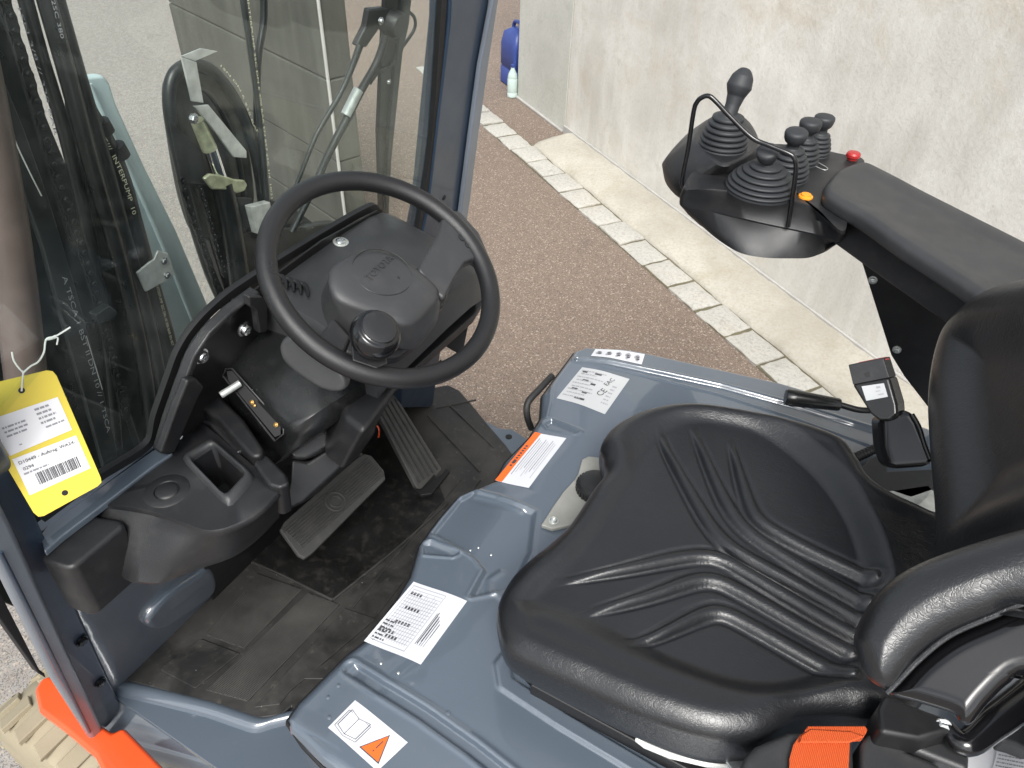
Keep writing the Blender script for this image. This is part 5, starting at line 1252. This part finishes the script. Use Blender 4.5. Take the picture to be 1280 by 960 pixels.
textline('INTERPUMP 2SC DN 10 350 BAR EN 857', [(196, 356), (206, 394), (216, 432)], 1.293, .009, 'printtan', H4, -1)
textline('INTERPUMP 10', [(180, 362), (186, 392), (196, 440)], 1.294, .006, 'printgrey', H4, -1)
textline('A TSCA 1 BST II DN 10 // 1 TSCA', [(80, 345), (97, 400), (121, 480), (136, 540)][::1], 1.186, .012, 'printgrey', bar, -1)
textline('1SN 3/8 // 330 BAR', [(24, 10), (50, 90), (70, 170)], 1.256, .007, 'printgrey', H1, -1)
textline('2SC 380', [(66, 0), (78, 48)], 1.234, .009, 'printgrey', H2, -1)
def chain(path_px, x, w, parent=MS, step=.0165, wid=.006):
    L = catmull(mxp(path_px, x), 10); cum = np.r_[0, np.cumsum(np.linalg.norm(np.diff(L, axis=0), axis=1))]; parts = []
    nlk = int(cum[-1] / step)
    for k in range(nlk):
        a = k * step; p = np.array([np.interp(a, cum, L[:, i]) for i in range(3)]); q_ = np.array([np.interp(a + step, cum, L[:, i]) for i in range(3)])
        t = (q_ - p) / np.linalg.norm(q_ - p); s = np.cross(t, [1., 0, 0]); s /= np.linalg.norm(s)
        # figure-8 link plates either side and the pin head
        outl_ = []
        for j in range(16):
            an_ = 2 * math.pi * j / 16; r1_ = w * (1 if True else 1)
            l_ = math.cos(an_) * (step * .5 + w * .9); wd = math.sin(an_) * w * (.78 + .22 * abs(math.cos(an_)) ** .5)
            outl_.append((p + q_) / 2 + t * l_ + s * wd)
        P = np.array(outl_); d = -.0035 if k % 2 else -.0065
        V = np.vstack([P + [d, 0, 0], P + [d + .0028, 0, 0]]); F = [list(range(16)), list(range(16, 32))[::-1]] + [[i, (i + 1) % 16, 16 + (i + 1) % 16, 16 + i] for i in range(16)]
        parts.append((V, F, 0)); V, F = lathe_vf(p + np.array([d - .001, 0, 0]), (-1, 0, 0), [(w * .42, 0), (w * .42, .003), (w * .3, .004), (.0001, .004)], 12); parts.append((V, F, 1))
        V, F = box_vf((p + q_) / 2, t * step * .45, s * w * .5, np.array([wid, 0, 0])); parts.append((V, F, 0))
    V, F, fm = merge(parts); o = add('lift_chain', V, F, ['greasy', 'greasy'], parent, fm=fm, sharp=30); o['kind'] = 'stuff'; return o
chain([(-16, -60), (6, 5), (22, 60), (40, 118), (56, 175), (76, 240), (104, 320), (122, 380), (140, 450), (156, 520)], 1.24, .0105, step=.0205)
chain([(-2, 0), (20, 60), (40, 130), (66, 220), (96, 320)], 1.262, .0075, step=.0165)
cl = prism('clamp_bracket', mxp([(169, 340), (186, 326), (190, 324), (195, 312), (208, 316), (216, 342), (206, 350), (180, 364)], 1.272), (-.006, 0, 0), 'zincdull', MS, bevel=.002)
for p in ((205, 326), (209, 344)): hexbolt(on(p[0], p[1], x=1.265), (-1, 0, 0), .0055, 'bolt', cl)
prism('rail_stop', mxp([(110, 390), (128, 378), (138, 386), (134, 396), (116, 400)], 1.23), (-.02, 0, 0), 'mastbar', MS, bevel=.003)
# pale fork carriage member
CRG = prism('fork_carriage', mxp([(98, 100), (106, 96), (130, 94), (138, 104), (146, 130), (180, 205), (222, 290), (262, 385), (270, 430), (222, 440), (190, 360), (140, 240)], 1.62), (.03, 0, 0), 'carriage', MS, bevel=.008)
tube('carriage_bead', mxp([(112, 105), (132, 150), (160, 210), (200, 300), (240, 400)], 1.615), .005, 'carriage', CRG)
# ---- middle: hose sheave, lift cylinder, hose bundle
X0 = 1.30
shp = mxp([(214, 118), (222, 96), (246, 84), (268, 92), (290, 118), (308, 160), (318, 215), (318, 260), (290, 292), (255, 300), (236, 260), (222, 190)], X0 + .03)
SH = pillow('hose_sheave', shp, shp.mean(0), (-1, 0, 0), .02, .012, lambda G, d: -.006 * sstep(d, .01, .03) + .005 * sstep(d, .03, .045), 'sheave', MS, nt=24)
lp_ = [(282, 385), (262, 340), (240, 270), (226, 210), (215, 160), (211, 120), (218, 92), (238, 80), (262, 86), (286, 112), (306, 150), (320, 196), (328, 250), (330, 300)]
hose(lp_, X0 + .015, .0125, 'mastbar', 'sheave_hose')
hose([(246, 110), (262, 118), (282, 150), (296, 190), (304, 240), (304, 290)], X0 + .012, .006, 'mast', 'sheave_hose')
textline('1SN DN 6 225 BAR', [(276, 82), (300, 112), (318, 158), (325, 165)], X0 + .002, .006, 'printtan', MS, -1)
chain([(226, 225), (236, 260), (250, 300), (264, 340), (276, 380)], X0 - .004, .0085, step=.019)
chain([(248, 235), (258, 265), (270, 310), (282, 350)], X0 + .006, .006, step=.014)
prism('chain_guard', mxp([(210, 150), (250, 186), (262, 232), (226, 228)], X0 + .0), (-.004, 0, 0), 'mastbar', MS, bevel=.002)
br = prism('sheave_bracket', mxp([(225, 71), (243, 77), (252, 128), (238, 126)], X0 - .02), (-.006, 0, 0), 'zinc', MS, bevel=.001)
prism('bracket_top', mxp([(225, 70), (250, 60), (271, 64), (243, 76)], X0 - .022), (-.003, 0, 0), 'zinc', br, bevel=.001)
prism('bracket_arm', mxp([(240, 132), (258, 130), (306, 188), (306, 197), (290, 196), (262, 158)], X0 - .018), (-.006, 0, 0), 'zinc', br, bevel=.0015)
hexbolt(on(242, 148, x=X0 - .027), (-1, 0, 0), .0085, 'bolt', br)
tube('rod_end', mxp([(246, 150), (262, 186)], X0 - .005), [.014, .017], 'yzinc', MS, per=2, n=16)
tube('piston_rod', mxp([(262, 182), (277, 228)], X0 - .006), .0150, 'chrome', MS, per=2, n=24)
prism('cylinder_clamp', mxp([(251, 222), (258, 216), (275, 218), (290, 223), (302, 224), (306, 230), (302, 238), (292, 241), (276, 236), (262, 236)], X0 - .012), (-.010, 0, 0), 'yzinc', MS, bevel=.004)
tube('lift_cylinder', mxp([(277, 228), (292, 300), (306, 400)], X0 - .0), [.024, .024, .024], 'mast', MS, per=4, n=24)
prism('mast_crossbar', mxp([(262, 300), (300, 292), (420, 278), (470, 300), (480, 420), (300, 420)], X0 + .03), (.03, 0, 0), 'mast', MS, bevel=.004)
prism('cylinder_bracket', mxp([(280, 244), (312, 246), (312, 280), (300, 290), (286, 282)], X0 - .0), (-.01, 0, 0), 'mastbar', MS, bevel=.003)
hb = prism('hose_block', mxp([(305, 256), (330, 250), (336, 284), (314, 290)], X0 - .01), (-.02, 0, 0), 'zincdull', MS, bevel=.002)
V_ = hose([(296, -60), (304, 0), (316, 80), (326, 160), (334, 260)], X0, .0075, 'mastbar')
textline('INTERPUMP 2SC DN 6 400 BAR EN 857 2SC 1/4  10/21', [(310, 0), (320, 80), (330, 160), (340, 248)], X0 - .010, .007, 'printtan', V_, -1)
hose([(326, -60), (330, 20), (322, 80), (322, 180), (328, 255)], X0 + .01, .0085, 'mast')
prism('mast_rail', mxp([(338, 250), (362, 255), (420, 300), (440, 420), (340, 420)], X0 + .05), (.03, 0, 0), 'mast', MS, bevel=.004)
prism('mast_rail', mxp([(288, 190), (300, 190), (322, 300), (330, 400), (306, 400)], X0 + .04), (.03, 0, 0), 'mast', MS, bevel=.004)

# ---- wiper outside the glass
WO = (WPL[0], WPL[1] + .035)
WI = empty('wiper', on(490, 30, pl=WO), T)
wp = lambda pts, o=0.: ons(pts, pl=(WO[0], WO[1] + o))
lathe('wiper_pivot', on(490, 28, pl=WO), WN_, [(.018, -.018), (.021, -.012), (.021, .012), (.015, .018), (.0001, .018)], 'black_metal', WI, n=24)
prism('wiper_arm', wp([(462, 12), (486, 10), (480, 28), (458, 60), (446, 58), (458, 34)]), WN_ * .012, 'black_metal', WI, bevel=.003)
tube('wiper_rod', wp([(450, 56), (440, 84), (425, 118), (395, 170), (370, 232), (350, 262)]), [.006, .005, .0045, .004, .003, .003], 'mastbar', WI)
tube('wiper_rod', wp([(482, 44), (472, 76), (452, 112), (438, 140)]), .0065, 'black_metal', WI)
tube('wiper_rod', wp([(448, 112), (432, 144)]), .0085, 'zincdull', WI, per=1)
tube('wiper_rod', wp([(438, 140), (412, 190), (392, 235), (365, 290)]), [.0075, .0065, .006, .005], 'mastbar', WI)
tube('wiper_rod', wp([(498, 68), (486, 84), (474, 88), (462, 104)]), .0035, 'black_metal', WI)
prism('wiper_arm', wp([(484, -40), (500, -40), (498, 20), (494, 60), (488, 130), (482, 190), (484, 280), (476, 280), (473, 165), (478, 60)], .002), WN_ * .008, 'black_metal', WI, bevel=.002)
prism('wiper_blade', wp([(506, -40), (519, -40), (512, 30), (504, 66), (496, 140), (490, 200), (486, 278), (481, 278), (484, 200), (488, 140), (494, 80), (502, 30)], -.004), WN_ * .012, 'mastbar', WI, bevel=.003)
tube('washer_hose', wp([(508, 12), (518, 22), (518, 36), (508, 52), (500, 62)], .004), .0028, 'black_metal', WI)
bolt(on(486, 102, pl=(WO[0], WO[1] - .01)), -WN_, .0035, 'bolt', WI); bolt(on(476, 26, pl=(WO[0], WO[1] - .02)), -WN_, .0045, 'bolt', WI)

# ---------------------------------------------------------------- yellow tag hanging from a string (left)
TP = plane((.80, -.30, 1.30), (-.85, .30, .42)); tn = TP[0]
tq = ons([(-36, 490), (66, 462), (127, 604), (48, 648)], pl=TP)
HT = empty('hanging_tag', on(27, 488, pl=TP)); tag(HT, 'yellow paper order tag tied with white string to the left windscreen pillar', 'tag')
tg = ons([(-40, 494), (-30, 484), (58, 463), (66, 464), (71, 470), (126, 597), (127, 603), (122, 608), (55, 645), (48, 646), (42, 641), (-38, 505)], pl=TP)
CARD = prism('card', tg, -tn * .0012, 'yellow', HT, bevel=.0003)
lathe('card_hole', on(27, 488, pl=TP) + tn * .0002, tn, [(.0035, 0), (.0035, .0003), (.0001, .0003)], 'seal', CARD, n=20)
lathe('card_hole', on(81, 616, pl=TP) + tn * .0002, tn, [(.0035, 0), (.0035, .0003), (.0001, .0003)], 'seal', CARD, n=20)
q1 = ons([(-14, 525), (72, 496), (90, 537), (12, 570)], pl=TP); q2 = ons([(15, 574), (95, 544), (113, 585), (37, 619)], pl=TP)
it = lines(.62, .10, .96, .62, 4, 2, 21, .45) + lines(.10, .28, .46, .62, 3, 2, 22, .42) + lines(.66, .64, .96, .72, 1, 2, 23, .6) + [('r', .2, .82, .24, .85, 2)]
decal('paper_label', q1, it, ['paper', 'print', 'printgrey'], HT, nrm=tn)
it = [('t', 'D10449 - Auftrag: WA24-', .50, .15, .0060, 1, 0), ('t', '0294', .16, .33, .0060, 1, 0)] + lines(.06, .43, .50, .50, 1, 2, 24, .7)
r_ = random.Random(4); u = .20
while u < .88:
    w = r_.choice([.006, .006, .012, .018]); it.append(('r', u, .54, u + w, .86, 1)); u += w + r_.choice([.006, .008, .014])
decal('paper_label', q2, it, ['paper', 'print', 'printgrey'], HT, nrm=tn)
SP_ = (TP[0], TP[1] + .004)
tube('string', ons([(27, 489), (28, 476), (29, 466), (27, 463)], pl=SP_), .0010, 'steelrib', HT, n=8)
tube('string', ons([(29, 466), (22, 458), (17, 450), (15, 440)], pl=SP_), .0010, 'steelrib', HT, n=8)
tube('string', ons([(29, 466), (38, 458), (48, 452), (55, 440), (58, 424), (70, 420), (88, 409)], pl=SP_), .0011, 'steelrib', HT, n=8)
tube('string', ons([(56, 425), (64, 424), (72, 422), (71, 431)], pl=SP_), .0009, 'steelrib', HT, n=8)
tube('string_knot', ons([(58, 424), (64, 423), (70, 420)], pl=SP_), .0018, 'steelrib', HT, n=8)

# ---------------------------------------------------------------- documents lying behind the retractor (bottom right corner)
dq = ons([(1214, 935), (1248, 905), (1330, 940), (1290, 990)], z=1.02)
DOC = prism('documents', ons([(1205, 940), (1250, 898), (1340, 900), (1340, 1010), (1200, 1010)], z=1.00), (0, 0, .006), 'paper', None, bevel=.0008)
tag(DOC, 'white printed papers in the lower right corner behind the belt retractor', 'documents')
decal('printed_page', ons([(1250, 925), (1300, 935), (1290, 990), (1235, 980)], z=1.007), lines(.05, .08, .95, .9, 10, 1, 6, .35), ['paper', 'printgrey'], DOC)
prism('document_clip', ons([(1250, 925), (1262, 908), (1300, 890), (1340, 890), (1340, 935), (1290, 938), (1270, 930)], z=1.07), (0, 0, -.03), 'plastic_grey', T, bevel=.006)
